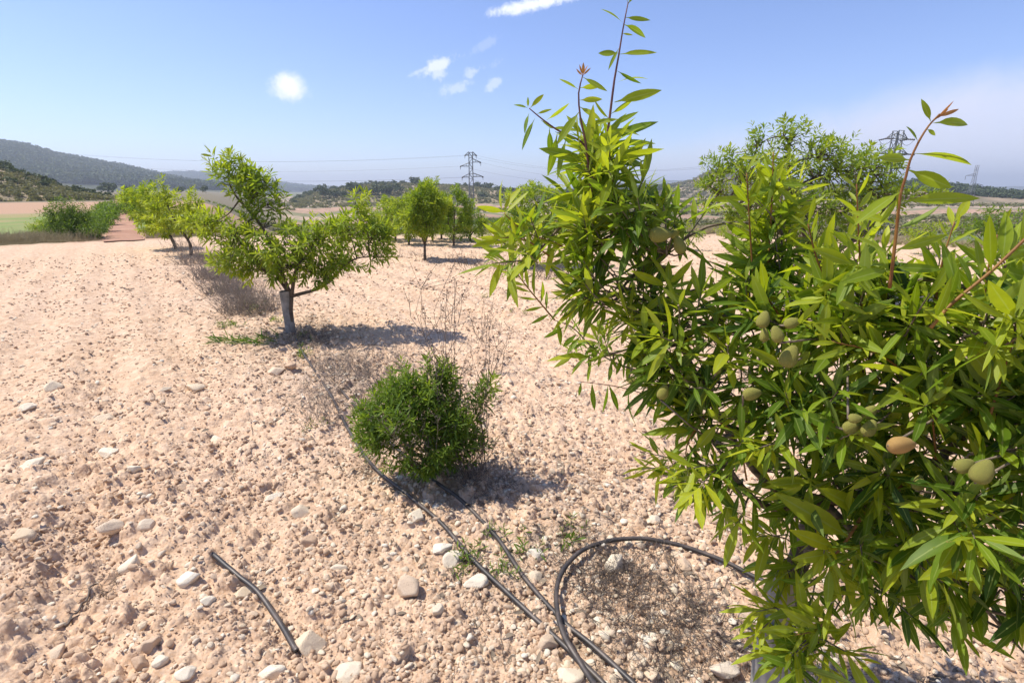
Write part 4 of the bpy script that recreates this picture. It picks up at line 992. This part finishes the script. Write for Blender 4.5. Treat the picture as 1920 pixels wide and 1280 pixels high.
# notable stones at their places: px, py, width px, label
NOT = [(578, 1212, 72, 'big pale cream stone at the lower end of the short hose', 1.0), (762, 1108, 52, 'large pinkish boulder-like stone between the short hose and the long hose', .8), (892, 1096, 50, 'cream stone touching the left side of the long hose', .75), (1030, 1212, 46, 'orange-tinged upright stone lying on the long hose near the bottom', 1.0),
       (650, 1262, 58, 'white stone cut by the bottom edge, left of centre', .8), (505, 1264, 58, 'tan rounded stone at the bottom edge below the cream one', .6), (575, 1018, 44, 'brown block stone right above the short hose tip', .7), (566, 962, 36, 'pale stone leaning upright above the brown block', 1.0), (780, 970, 38, 'rounded white stone left of the long hose, nearest the shrub', .7),
       (826, 1030, 46, 'slanting pale stone beside the green sprig', .6), (850, 1054, 40, 'cream slab stone under the green sprig by the hose', .8), (635, 1066, 36, 'pale square stone in the middle of a scatter of small ones', .6), (820, 1146, 26, 'egg-sized pale stone below the big pinkish one', .9), (357, 1086, 44, 'white angular stone left of the short hose', .7),
       (250, 1062, 46, 'tall cream block stone casting a dark shadow at left', 1.1), (210, 988, 58, 'long tan slab stone at left', .5), (280, 984, 38, 'whitish rough stone right of the long tan slab', .6), (43, 1008, 50, 'rounded cream stone near the left edge', .6), (206, 851, 42, 'white pointed stone alone in the left field', .7), (199, 788, 38, 'smooth cream stone above the white pointed one', .7),
       (254, 884, 28, 'grey-brown round stone right below the white pointed one', .9), (366, 730, 38, 'long cream stone in the mid left field', .6), (308, 732, 26, 'small pale stone left of the long cream one', .6), (100, 728, 36, 'cream stone in a small group toward the left edge', .6), (60, 872, 44, 'flat white flake of stone near the left edge', .35), (50, 765, 34, 'flat pale stone above the flat white flake', .4),
       (406, 826, 32, 'pale stone pair member, centre of the left field', .6), (516, 698, 40, 'big whitish block of the stone pile at the head of the hose', .6), (545, 686, 28, 'upper small stone of the pile at the head of the hose', .7), (542, 712, 28, 'lower small stone of the pile at the head of the hose', .6), (567, 824, 14, 'tiny bright white stone left of the hose', .6), (512, 932, 36, 'long white stone in the middle of the bare field', .5),
       (343, 915, 24, 'brownish stone with a dark shadow in the left field', .6), (1152, 1062, 44, 'tall white stone inside the hose loop', .9), (1228, 976, 26, 'white stone alone above the hose loop', .5), (1008, 918, 28, 'left one of two touching tan stones right of the shrub', .8), (1030, 920, 22, 'right one of two touching tan stones right of the shrub', .8), (1003, 1040, 34, 'pinkish stone right of the pale sprig', .7),
       (1135, 1190, 28, 'small rounded cream stone right of the hose crossing', .7), (1112, 1200, 24, 'small white stone touching the crossing hoses', .7), (1190, 1235, 36, 'pink stone low beside the hoses', .7), (1365, 1258, 70, 'large pinkish slab at the bottom, left of the trunk guard', .45), (1002, 1085, 34, 'pale flat stone between hose and loop', .6), (1286, 1062, 40, 'tan stone under the top of the hose loop', .7),
       (1270, 1040, 36, 'flat stone under the hose loop, left of the tan one', .5), (1430, 1130, 32, 'grey stone in the shade left of the guard', .7), (1395, 1150, 36, 'shaded stone in the tree shadow beside the loop end', .7), (1735, 1205, 46, 'large mauve-grey stone in the tree shadow at lower right', .7), (1065, 1266, 60, 'white stone cut by the bottom edge between the hoses', .6), (263, 1250, 42, 'tan angular stone near the bottom left', .8),
       (108, 1225, 40, 'long buried brown stone at bottom left', .5), (350, 1262, 40, 'cream stone touching the bottom edge at left', .7), (285, 1210, 34, 'pinkish stone upright in the lower left field', 1.0), (300, 1240, 30, 'pale stone beside the pinkish upright one', .7), (388, 1128, 30, 'small cream stone touching the middle of the short hose', .6), (380, 1118, 22, 'white sliver of stone left of the short hose', .5), (455, 1118, 40, 'pale stone half under the short hose', .6)]
sidx = 0
placed = []
def put_stone(px, py, w, fl, label, group, me=None, sub=4, rot=None):
    global sidx
    sidx += 1; p = gph(px, py); f = p.y*CP-(p.z-CH)*SP; s_ = w*f/FPX/2
    if me is None: me = stone_me(1000+sidx, sub, 'cream_stone' if any(q in label for q in ('white', 'cream', 'pale')) else 'limestone', fl, True, 42)
    o = bpy.data.objects.new('stone', me); COL.objects.link(o)
    o.scale = (s_, s_, s_); o.rotation_euler = (random.uniform(-.25, .25), random.uniform(-.25, .25), random.uniform(0, 6.28) if rot is None else rot)
    o.location = (p.x, p.y, p.z + s_*fl*.18); tag(o, label, 'stone', group); placed.append((p.x, p.y, s_)); return o
for (px, py, w, lab, fl) in NOT: put_stone(px, py, w*1.02, fl, lab, 'stones lying on the ploughed field', rot=random.uniform(-.5, .5))
SM = [stone_me(300+k, 3, 'cream_stone' if k % 3 == 0 else 'limestone', .62, True, 34) for k in range(14)]
small = []
while len(placed) < 300:
    px = random.uniform(-20, 1560); py = 600 + 680*random.random()**.75
    if px > 1250 and py < 1000: continue
    p = gp(px, py); d = abs(float(rowdist(p.x, p.y)))
    if random.random() > (.95 if d < .35 else .45): continue
    s0 = random.choice((.010, .012, .014, .017, .021)) * (1.2 if d < .4 else 1)
    f = p.y*CP+CH*SP; w = s0*2*FPX/f
    if w < 9 or any((p.x-a)**2+(p.y-b_)**2 < (s0+c_)**2 for a, b_, c_ in placed): continue
    small.append((px, py, put_stone(px, py, w, .62, 'small', 'small loose pale stones', random.choice(SM))))
LM = [((575, 1212), 'big cream stone at the short hose end'), ((762, 1108), 'large pinkish stone between the hoses'), ((892, 1096), 'cream stone touching the long hose'), ((1030, 1212), 'orange-tinged stone on the hose'), ((650, 1262), 'white stone cut by the bottom edge'),
      ((575, 1018), 'brown block stone'), ((780, 970), 'rounded white stone near the shrub'), ((850, 1054), 'cream slab under the green sprig'), ((635, 1066), 'pale square stone'), ((357, 1086), 'white angular stone by the short hose'), ((250, 1062), 'tall cream block at left'),
      ((210, 988), 'long tan slab at left'), ((43, 1008), 'rounded cream stone at the left edge'), ((206, 851), 'white pointed stone'), ((199, 788), 'smooth cream stone in the left field'), ((366, 730), 'long cream stone'), ((100, 728), 'cream stone high at left'), ((60, 872), 'flat white flake at left'),
      ((406, 826), 'pale stone in the field centre'), ((516, 698), 'whitish block at the hose head'), ((512, 932), 'long white stone'), ((1152, 1062), 'tall white stone inside the loop'), ((1228, 976), 'white stone above the loop'), ((1018, 920), 'two touching tan stones'), ((1135, 1190), 'cream stone at the hose crossing'),
      ((1365, 1258), 'large pinkish slab'), ((1430, 1130), 'trunk guard'), ((825, 893), 'foot of the dark shrub'), ((546, 626), 'foot of the guarded tree'), ((388, 1040), 'upper tip of the short hose'), ((182, 1110), 'crumpled dead root'), ((108, 1225), 'buried brown stone at bottom left'), ((700, 880), 'bend of hose beside the shrub'), ((1100, 720), 'low drooping almond branch'), ((1290, 1190), 'brown twig mat')]
ORD = ['nearest', 'second', 'third', 'fourth', 'fifth', 'sixth', 'seventh', 'eighth', 'ninth', 'tenth', 'eleventh', 'twelfth', 'thirteenth', 'fourteenth', 'fifteenth', 'sixteenth']
DIRS = ['right of', 'below right of', 'below', 'below left of', 'left of', 'above left of', 'above', 'above right of']
cells = {}
for (px, py, o) in small:
    dd, li = min((math.hypot(px-a[0], py-a[1]), i) for i, (a, _) in enumerate(LM)); a = LM[li][0]
    cells.setdefault((li, int(round(math.atan2(py-a[1], px-a[0])/(math.pi/4))) % 8), []).append((dd, px, o))
for (li, di), lst in cells.items():
    lst.sort(key=lambda t: t[0])
    for k, (dd, px, o) in enumerate(lst): o['label'] = (ORD[k] if k < 16 else 'outlying') + ' small pale stone ' + DIRS[di] + ' the ' + LM[li][1]

# instanced clods and gravel: too many to count
lib = {}
def template_collection(name, metas):
    c = bpy.data.collections.new(name)
    for i, me in enumerate(metas):
        o = bpy.data.objects.new(name, me); c.objects.link(o)
    return c
def scatter(name, P, scl, rot, coll, m=None, label=None):
    me = bpy.data.meshes.new(name); me.vertices.add(len(P)); me.vertices.foreach_set('co', np.asarray(P, np.float32).ravel())
    a = me.attributes.new('scl', 'FLOAT_VECTOR', 'POINT'); a.data.foreach_set('vector', np.asarray(scl, np.float32).ravel())
    a = me.attributes.new('rot', 'FLOAT_VECTOR', 'POINT'); a.data.foreach_set('vector', np.asarray(rot, np.float32).ravel())
    o = link(name, me); tag(o, label, None, kind='stuff')
    ng_ = bpy.data.node_groups.new(name, 'GeometryNodeTree')
    ng_.interface.new_socket('Geometry', in_out='INPUT', socket_type='NodeSocketGeometry'); ng_.interface.new_socket('Geometry', in_out='OUTPUT', socket_type='NodeSocketGeometry')
    N = ng_.nodes; gi = N.new('NodeGroupInput'); go = N.new('NodeGroupOutput'); ip = N.new('GeometryNodeInstanceOnPoints'); ci = N.new('GeometryNodeCollectionInfo')
    ci.inputs['Collection'].default_value = coll; ci.inputs['Separate Children'].default_value = True; ci.inputs['Reset Children'].default_value = True
    a1 = N.new('GeometryNodeInputNamedAttribute'); a1.data_type = 'FLOAT_VECTOR'; a1.inputs[0].default_value = 'scl'
    a2 = N.new('GeometryNodeInputNamedAttribute'); a2.data_type = 'FLOAT_VECTOR'; a2.inputs[0].default_value = 'rot'
    L_ = ng_.links
    L_.new(gi.outputs[0], ip.inputs['Points']); L_.new(ci.outputs[0], ip.inputs['Instance']); ip.inputs['Pick Instance'].default_value = True
    L_.new(a1.outputs[0], ip.inputs['Scale']); L_.new(a2.outputs[0], ip.inputs['Rotation']); L_.new(ip.outputs[0], go.inputs[0])
    md = o.modifiers.new('scatter', 'NODES'); md.node_group = ng_
    return o
CLODS = template_collection('clod_shapes', [stone_me(500+k, 2, 'clod', .75, False, 16) for k in range(10)])
PEBS = template_collection('pebble_shapes', [stone_me(600+k, 2, 'cream_stone' if k % 2 == 0 else 'limestone', .65, False, 24) for k in range(10)])
def field_pts(n, r0, r1, b0, b1, rs):
    u = rs.random_sample(n); rr_ = r0*(r1/r0)**(u**.85); bb_ = np.radians(rs.uniform(b0, b1, n))
    return rr_*np.sin(bb_), rr_*np.cos(bb_), rr_
rs = np.random.RandomState(5)
def scat_stones(name, n, smin, smax, coll, seed, r0=.6, r1=16, pw=2.2, flat=.55, rowbias=False):
    rs = np.random.RandomState(seed); x, y, r_ = field_pts(n, r0, r1, -50, 52, rs)
    if rowbias:
        d = np.abs(rowdist(x, y)); dens = .35 + .65*np.exp(-(d/.5)**2); dens *= .5+1.0*fbm(x*1.5, y*1.5, 7, 2)
        k = rs.random_sample(n) < dens; x, y, r_ = x[k], y[k], r_[k]
    else:
        al = x*ROWD.x+y*ROWD.y; k = rs.random_sample(n) < (sst(.3, .62, fbm(x*2.5, y*2.5, seed, 3))*.85+.08)*(.6+.4*sst(.36, .6, fbm(rowdist(x, y)*1.6+3, al*.18, 131, 3))); x, y, r_ = x[k], y[k], r_[k]
    n = len(x); s_ = smin + (smax-smin)*rs.random_sample(n)**pw; s_ *= np.clip(.8+.06*r_, .8, 1.5)
    z = H(x, y) + s_*.12
    sc = np.stack([s_*rs.uniform(.8, 1.2, n), s_*rs.uniform(.8, 1.2, n), s_*rs.uniform(.7, 1.1, n)], 1)
    rot = np.stack([rs.uniform(-.5, .5, n), rs.uniform(-.5, .5, n), rs.uniform(0, 6.28, n)], 1)
    scatter(name, np.stack([x, y, z], 1), sc, rot, coll)
scat_stones('soil_clods', 120000, .0035, .019, CLODS, 11, pw=2.6)
scat_stones('fine_crumbs', 100000, .002, .007, CLODS, 12, r0=.6, r1=6, pw=1.5)
scat_stones('gravel', 42000, .003, .018, PEBS, 13, pw=2.6, rowbias=True)
scat_stones('stony_rubble', 9500, .010, .024, PEBS, 14, r0=1.2, pw=1.9, rowbias=True)

FL = template_collection('fallen_leaf_shapes', [])
for k in range(5):
    V_, F_, A_ = leaf_geo([(-.5, 0, 0)], [(1, 0, 0)], [(0, .2, 1)], [1.0], [.12+.03*k], 7, [.5], .35, [-.3+.2*k])
    FL.objects.link(bpy.data.objects.new('fallen_leaf', mesh_np('fallen_leaf', V_, F_, A_, M['old_leaf_litter'], True)))
rs = np.random.RandomState(31); n = 2600; t_ = 12*rs.random_sample(n)**1.4 - .9; o_ = rs.normal(0, .5, n); xx = .85 + ROWD.x*t_ + ROWN.x*o_; yy = 1.15 + ROWD.y*t_ + ROWN.y*o_
k = (yy > .3); xx, yy = xx[k], yy[k]; n = len(xx); s_ = rs.uniform(.025, .06, n)
scatter('fallen_leaves', np.stack([xx, yy, H(xx, yy)+.006], 1), np.stack([s_, s_, s_], 1), np.stack([rs.uniform(-.3, .3, n), rs.uniform(-.3, .3, n), rs.uniform(0, 6.28, n)], 1), FL)

# ---------------------------------------------------------------- distant trees and scrub
def blob_tree_mesh(name, seed, m, n=260, L=.16, flat=1.0, shape='round'):
    rs = random.Random(seed); ls = []
    cs = [(Vector((rs.gauss(0, .28), rs.gauss(0, .28), .35+rs.random()*.5*flat)), rs.uniform(.22, .36)) for _ in range(7)]
    for i in range(n):
        c, r_ = rs.choice(cs); v = Vector((rs.gauss(0, 1), rs.gauss(0, 1), rs.gauss(0, 1))).normalized()*r_*rs.uniform(.75, 1.05)
        d = Vector((rs.gauss(0, 1), rs.gauss(0, 1), rs.gauss(0, .6))).normalized(); nn = v.normalized()
        ls.append((tuple(c+v), tuple(d), tuple(nn), L, L*.5, rs.random(), .05))
    return leaf_mesh(name, ls, M[m], 3)
PT = [blob_tree_mesh('crown', 900+k, 'leaf_pine', 330, .17) for k in range(4)]
ST = [blob_tree_mesh('crown', 950+k, 'leaf_grey', 160, .2, .6) for k in range(4)]
tk = MB(); tk.tube([(0, 0, -.2), (.01, 0, .2), (0, .01, .5)], [.035, .03, .02], 6); tkm = tk.mesh('trunk', M['bark_far'])
def far_tree(px, pyb, hpx, d, label, k=0, m='leaf_pine', name='pine_tree', group='pine trees on the far hills', wide=1.0, cat='pine tree', zb=None):
    r_ = ray(px, pyb); hd = math.hypot(r_.x, r_.y); p = Vector((r_.x/hd*d, r_.y/hd*d, CH + r_.z/hd*d))
    e = empty(name, p, label, cat, group); s_ = hpx*d/FPX*1.02
    o = bpy.data.objects.new('crown', (PT if m == 'leaf_pine' else ST)[k % 4]); COL.objects.link(o); o.parent = e; o.scale = (s_*wide, s_*wide, s_); o.rotation_euler = (0, 0, k*1.3)
    o = bpy.data.objects.new('trunk', tkm); COL.objects.link(o); o.parent = e; o.scale = (s_, s_, s_)
for i, (px, py, h_, w_, lab) in enumerate([(780, 348, 15, 1.1, 'largest pine on the crest of the middle hill'), (789, 350, 9, 1.0, 'smaller pine touching the largest one on the crest'), (754, 347, 8, 1.0, 'lone pine on the crest left of the largest one'), (742, 348, 6, 1.0, 'tiny pine at the left of the crest trees'), (716, 347, 5, 1.0, 'pine speck on the left shoulder of the middle hill'),
        (660, 362, 18, 1.0, 'dark pine at the left foot of the middle hill'), (606, 372, 22, .7, 'tall narrow dark pine standing free in the valley'), (595, 360, 9, 1.1, 'pine left of the tall narrow one'), (629, 371, 14, 1.1, 'round dark pine right of the tall narrow one'), (647, 376, 16, .9, 'dark pine in front of the hill foot'), (671, 366, 18, 1.2, 'broad dark pine on the lower left slope'),
        (700, 368, 20, 1.1, 'dark pine on the lower slope, left of the young almond trees'), (722, 366, 18, 1.2, 'dark pine behind the upright tip of the guarded tree'), (745, 362, 16, 1.2, 'pine on the slope below the lone crest pine'), (860, 352, 8, 1.0, 'left pine of the row behind the pylon'), (872, 351, 8, 1.1, 'pine just left of the pylon mast'), (893, 355, 13, 1.1, 'pine just right of the pylon mast'),
        (905, 358, 12, 1.3, 'broad pine right of the pylon'), (916, 358, 14, 1.2, 'tall round pine right of the pylon'), (940, 362, 13, 1.3, 'round pine farther right of the pylon'), (905, 379, 18, 1.0, 'dark pine on the slope beside the pylon mast'), (960, 359, 7, 1.0, 'small pine right of the round pines'), (988, 358, 9, 1.3, 'pine behind the round bright almond tree'), (1012, 358, 10, 1.3, 'pine at the right end of the hill line'),
        (855, 372, 12, 1.2, 'dark bush-like pine left of the pylon mast'), (1065, 370, 14, 1.4, 'pine clump seen left of the foreground shoots'), (1090, 366, 12, 1.4, 'pine behind the foreground shoots')]):
    far_tree(px, py+1, h_, 330 if py > 358 else 410, lab, i, wide=w_)
for i, (px, py, h_, w_, lab) in enumerate([(102, 350, 10, 1.0, 'dark round tree on the left scrub hill'), (135, 362, 9, 1.1, 'tree low on the left scrub hill'), (75, 340, 8, 1, 'tree on the crest of the left scrub hill'), (5, 322, 14, 1.2, 'dark tree cut by the left edge on the scrub hill'), (22, 324, 10, 1.1, 'dark tree on the scrub hill, next to the edge one')]):
    far_tree(px, py+1, h_, 160, lab, i, wide=w_)
for i, (px, py, h_, w_, lab) in enumerate([(210, 360, 14, 1.2, 'largest dark tree where the track meets the hill'), (190, 358, 8, 1.0, 'small dark tree left of the largest one at the track end'), (240, 358, 8, 1.5, 'dark bush right of the track end'), (340, 360, 9, 1.2, 'dark tree above the leftmost almond crowns'), (386, 358, 9, 1.2, 'dark tree seen left of the leaning plume')]):
    far_tree(px, py+2, h_, 300, lab, i, wide=w_)
def hill_scatter(name, hp, n, coll, smin, smax, seed, s0=0, s1=None, flat=1.0, clump=.0):
    rs = np.random.RandomState(seed); nc_, nr_, _ = hp.shape; s1 = s1 or nr_*.75
    i = rs.uniform(2, nc_-3, n); j = rs.uniform(s0, s1, n); a = i.astype(int); b_ = j.astype(int); fi = (i-a)[:, None]; fj = (j-b_)[:, None]
    P = (hp[a, b_]*(1-fi)+hp[a+1, b_]*fi)*(1-fj) + (hp[a, b_+1]*(1-fi)+hp[a+1, b_+1]*fi)*fj
    if clump:
        k = fbm(P[:, 0]*clump, P[:, 1]*clump, seed, 3) > .5; P = P[k]
    n = len(P); s_ = rs.uniform(smin, smax, n); P = P.copy(); P[:, 2] -= s_*.1
    scatter(name, P, np.stack([s_, s_, s_*flat], 1), np.stack([np.zeros(n), np.zeros(n), rs.uniform(0, 6.28, n)], 1), coll)
PC = template_collection('pine_shapes', [blob_tree_mesh('pine', 980+k, 'leaf_pine', 70, .34) for k in range(4)])
SC = template_collection('scrub_shapes', [blob_tree_mesh('scrub', 990+k, 'leaf_grey', 60, .36, .5) for k in range(4)])
hill_scatter('mountain_forest', hA, 9000, PC, 6, 12, 1, s0=4)
hill_scatter('mountain_forest', hB, 2500, PC, 8, 14, 2)
hill_scatter('hillside_scrub', hC, 3000, SC, .3, .9, 3, clump=.08)
hill_scatter('hillside_pines', hC, 90, PC, .7, 1.7, 4, s0=10)
hill_scatter('hillside_scrub', hD, 4000, SC, .6, 1.7, 5)
hill_scatter('hillside_pines', hD, 480, PC, 1.4, 3, 6, s0=4, clump=.02)
hill_scatter('hillside_pines', hE, 1100, PC, 2, 4.2, 7, clump=.008)
hill_scatter('hillside_scrub', hE, 3000, SC, 1.2, 3, 8)
hill_scatter('hillside_pines', hF, 1400, PC, 1.4, 3.6, 9, s0=10)
# valley scrub, terrace hedges and weeds between the orchards
rs = np.random.RandomState(77); n = 9000
bb_ = np.radians(rs.uniform(-26, 50, n)); dd_ = 60*np.exp(rs.uniform(0, 1.9, n)); xx = dd_*np.sin(bb_); yy = dd_*np.cos(bb_)
k = fbm(xx*.02, yy*.05, 6, 4) > .52; xx, yy, dd_ = xx[k], yy[k], dd_[k]; n = len(xx); s_ = rs.uniform(.3, 1.1, n)*(1+dd_/250)
scatter('valley_scrub', np.stack([xx, yy, terrain(xx, yy)], 1), np.stack([s_, s_, s_*.7], 1), np.stack([np.zeros(n), np.zeros(n), rs.uniform(0, 6.28, n)], 1), SC)
# vineyard rows in the valley: straight green lines
pts = []
for q in range(26):
    for t in np.arange(0, 60, .8): pts.append((-34 + q*2.2 + t*.9 - 20, 96 + t*.75 + q*1.1))
pts = np.array(pts); n = len(pts); s_ = rs.uniform(.5, .8, n)
VC = template_collection('vine_shapes', [blob_tree_mesh('vine', 970+k, 'leaf_bush', 50, .3, .6) for k in range(3)])
scatter('vineyard_rows', np.stack([pts[:, 0], pts[:, 1], terrain(pts[:, 0], pts[:, 1])], 1), np.stack([s_, s_, s_*.8], 1), np.stack([np.zeros(n), np.zeros(n), rs.uniform(0, 6.28, n)], 1), VC)
# weeds along the orchard's far edge and left field verge
n = 4400; bb_ = np.radians(np.concatenate([rs.uniform(-22, 48, n//2), rs.uniform(-52, -24, n//2)])); dd_ = np.concatenate([18.5+np.abs(rs.normal(0, 4, n//2)), 20.9+6.0*rs.random_sample(n//2)**1.3])
xx = dd_*np.sin(bb_); yy = dd_*np.cos(bb_); s_ = np.where(np.degrees(bb_) < -23, rs.uniform(.10, .30, n), rs.uniform(.10, .30, n))
k = ~((np.degrees(bb_) > -37.8) & (np.degrees(bb_) < -34.5)); s_ *= (.1+1.3*fbm(xx*.9, yy*.9, 17, 3))*np.where(np.degrees(bb_) < -23, .85, 1.); xx, yy, s_ = xx[k], yy[k], s_[k]; n = len(xx)
TAN = template_collection('dry_grass_shapes', [])
for k in range(4):
    m_ = MB(); rq = random.Random(k)
    for i in range(70):
        a = rq.uniform(0, 6.28); q = rq.uniform(0, .45); b0_ = Vector((math.cos(a)*q, math.sin(a)*q, 0)); d_ = Vector((rq.gauss(0, .3), rq.gauss(0, .3), 1)).normalized()*rq.uniform(.5, 1.1)
        m_.tube([b0_, b0_+d_*.5, b0_+d_+Vector((rq.gauss(0, .12), rq.gauss(0, .12), -.05))], [.016, .012, .005], 3, False)
    TAN.objects.link(bpy.data.objects.new('grass_clump', m_.mesh('grass_clump', M['dry_tan'])))
scatter('edge_weeds', np.stack([xx, yy, terrain(xx, yy)], 1), np.stack([s_, s_, s_*.9], 1), np.stack([np.zeros(n), np.zeros(n), rs.uniform(0, 6.28, n)], 1), TAN)
# broken twigs and old leaves littered along the tree row
LT = template_collection('litter_shapes', [])
for k in range(6):
    m_ = MB(); rq = random.Random(40+k)
    for i in range(3):
        P = [Vector((rq.uniform(-.5, .5), rq.uniform(-.5, .5), rq.uniform(0, .25)))]
        d_ = Vector((rq.gauss(0, 1), rq.gauss(0, 1), rq.gauss(0, .2))).normalized()
        for q in range(4): P.append(P[-1] + (d_ + Vector((rq.gauss(0, .3), rq.gauss(0, .3), rq.gauss(0, .15))))*.4)
        m_.tube(P, [.022, .02, .017, .013, .008], 4)
        m_.tube([P[2], P[2]+Vector((rq.gauss(0, .3), rq.gauss(0, .3), .1))], [.013, .006], 3)
    LT.objects.link(bpy.data.objects.new('litter', m_.mesh('litter', M['dead_twig'])))
n = 9000; t_ = 15*rs.random_sample(n)**1.3 - .8; o_ = rs.normal(0, .30, n); xx = .75 + ROWD.x*t_ + ROWN.x*o_; yy = 1.2 + ROWD.y*t_ + ROWN.y*o_
k = (fbm(xx*2.2, yy*2.2, 75, 4) > .47) & (yy > .3); xx, yy = xx[k], yy[k]; n = len(xx); s_ = rs.uniform(.018, .05, n)
scatter('twig_litter', np.stack([xx, yy, H(xx, yy)+.002], 1), np.stack([s_, s_, s_], 1), np.stack([rs.uniform(-.2, .2, n), rs.uniform(-.2, .2, n), rs.uniform(0, 6.28, n)], 1), LT)

# ---------------------------------------------------------------- pylons and cables
def pylon(px, py_top, py_base, d, arms, label, wtop=.9, wbase=1.6, rot=.0, r_=.07, style=0):
    rb = ray(px[1], py_base); hd = math.hypot(rb.x, rb.y); base = Vector((rb.x/hd*d, rb.y/hd*d, CH + rb.z/hd*d))
    rt = ray(px[0], py_top); topz = CH + rt.z/math.hypot(rt.x, rt.y)*d; h_ = topz-base.z
    e = empty('power_pylon', base, label, 'pylon', 'lattice power pylons')
    rotm = Matrix.Rotation(rot, 3, 'Z')
    def w(x_, y_, z_): return base + rotm @ Vector((x_, y_, z_))
    def hw(z): return (wbase + (wtop-wbase)*min(1, z/(h_*.75)))/2
    lg = []
    for sx in (-1, 1):
        for sy in (-1, 1):
            m_ = MB(); Z = np.linspace(-.5, h_, 9); m_.tube([w(sx*hw(max(z, 0)), sy*hw(max(z, 0)), z) for z in Z], r_, 4); m_.build('leg', M['steel'], e, False)
    br = MB(); nb = int(h_/1.3)
    for i in range(nb):
        z0, z1 = h_*i/nb, h_*(i+1)/nb; a, b2 = hw(z0), hw(z1); s_ = 1 if i % 2 else -1
        for (p, q) in [((-a*s_, -a), (b2*s_, -b2)), ((-a*s_, a), (b2*s_, b2)), ((-a, -a*s_), (-b2, b2*s_)), ((a, -a*s_), (a and b2, b2*s_))]:
            br.tube([w(p[0], p[1], z0), w(q[0], q[1], z1)], r_*.6, 3)
        for (p, q) in [((-b2, -b2), (b2, -b2)), ((-b2, b2), (b2, b2))]: br.tube([w(p[0], p[1], z1), w(q[0], q[1], z1)], r_*.55, 3)
    br.build('bracing', M['steel'], e, False)
    tips = []
    for (zf, half, sides) in arms:
        z = h_*zf
        for s_ in sides:
            m_ = MB(); a = hw(z)
            for sy in (-1, 1):
                m_.tube([w(s_*a, sy*a, z), w(s_*half, 0, z+.05)], r_*.8, 4); m_.tube([w(s_*a, sy*a, z+.9), w(s_*half, 0, z+.05)], r_*.8, 4)
            for t in (.35, .7):
                xx_ = s_*(a + (half-a)*t); m_.tube([w(xx_, -a*(1-t), z), w(xx_, -a*(1-t), z+.9*(1-t))], r_*.5, 3); m_.tube([w(xx_, a*(1-t), z), w(xx_, -a*(1-t), z)], r_*.5, 3)
            arm = m_.build('crossarm', M['steel'], e, False)
            tips.append(w(s_*half, 0, z))
            for sd in ((-1, 1) if style == 0 else (0,)):
                mi_ = MB(); t0 = w(s_*half, 0, z); 
                if sd: 
                    P = [t0 + rotm@Vector((0, sd*k*.16, -.02*k)) for k in range(8)]
                else: P = [t0 - Vector((0, 0, k*.2)) for k in range(10)]
                mi_.tube(P, [r_*(1.5 if k % 2 else .8) for k in range(len(P))], 7); 
                i_ = mi_.build('insulator', M['insulator'], arm)
            if style == 0:   # jumper loop hanging beneath the arm
                m_ = MB(); m_.tube([t0 + rotm@Vector((s_*.1, k*.28, -.9*(1-(k/4)**2))) for k in range(-4, 5)], .03, 4); m_.build('jumper_cable', M['cable'], arm)
    return e, tips, h_
pA = pylon((884, 885), 286, 412, 152, [(.96, 1.5, (-1, 1)), (.80, 2.8, (-1,)), (.86, 2.6, (1,)), (.64, 2.4, (-1,)), (.65, 3.2, (1,))], 'lattice power pylon with several crossarms behind the middle row of trees', 1.0, 1.5, .15, .11)
pB = pylon((1672, 1645), 246, 452, 105, [(.93, 2.2, (-1, 1)), (.80, 2.8, (-1, 1)), (.68, 2.4, (-1, 1))], 'lattice power pylon half hidden by the crown of the tallest almond tree', 1.0, 1.6, .3, .09)
pC = pylon((1828, 1812), 310, 398, 330, [(.78, 4.6, (-1,)), (.58, 5.2, (1,)), (.42, 5.0, (-1,))], 'slender distant pylon with three staggered arms at the far right', .9, 3.0, .1, .075, style=1)
def cable(a, b_, sag, r_=.02):
    P = []
    for k in range(25):
        t = k/24; p = a.lerp(b_, t); p = p - Vector((0, 0, sag*4*t*(1-t))); P.append(p)
    m_ = MB(); m_.tube(P, r_, 4); return m_
tA, tB = pA[1], pB[1]
labs = ['upper left power line leaving the central pylon toward the left edge', 'second power line leaving the central pylon to the left', 'third power line leaving the central pylon to the left', 'fourth power line leaving the central pylon to the left', 'lowest power line leaving the central pylon to the left']
for i, t in enumerate([tA[0], tA[2], tA[4], tA[1], tA[5]] if len(tA) > 5 else tA[:5]):
    m_ = cable(t, t + Vector((-150, 40, 3.5)), 2.4, .013); o = m_.build('power_line', M['cable']); tag(o, labs[i], 'power line', 'power lines')
labs = ['topmost power line between the central pylon and the half hidden one', 'second power line strung right of the central pylon', 'third power line strung right of the central pylon', 'fourth power line strung right of the central pylon', 'lowest power line strung right of the central pylon']
for i in range(min(5, len(tA), len(tB))):
    m_ = cable(tA[i], tB[i], 4.5, .013); o = m_.build('power_line', M['cable']); tag(o, labs[i], 'power line', 'power lines')

# ---------------------------------------------------------------- haze
HX = 5600
V = [(sx*HX, sy*HX, z) for z in (-12, 125) for sx, sy in ((-1, -1), (1, -1), (1, 1), (-1, 1))]
F = [(3, 2, 1, 0), (4, 5, 6, 7), (0, 1, 5, 4), (1, 2, 6, 5), (2, 3, 7, 6), (3, 0, 4, 7)]
m, gg, out = mat('haze'); pv = gg.n('ShaderNodeVolumePrincipled'); pv.inputs['Color'].default_value = (.80, .88, 1, 1); pv.inputs['Density'].default_value = 3.8e-4; pv.inputs['Anisotropy'].default_value = .2
gg.put(out.inputs['Volume'], pv.outputs[0])
me = mesh_np('haze', V, F, None, m); o = link('haze', me); tag(o, kind='stuff')
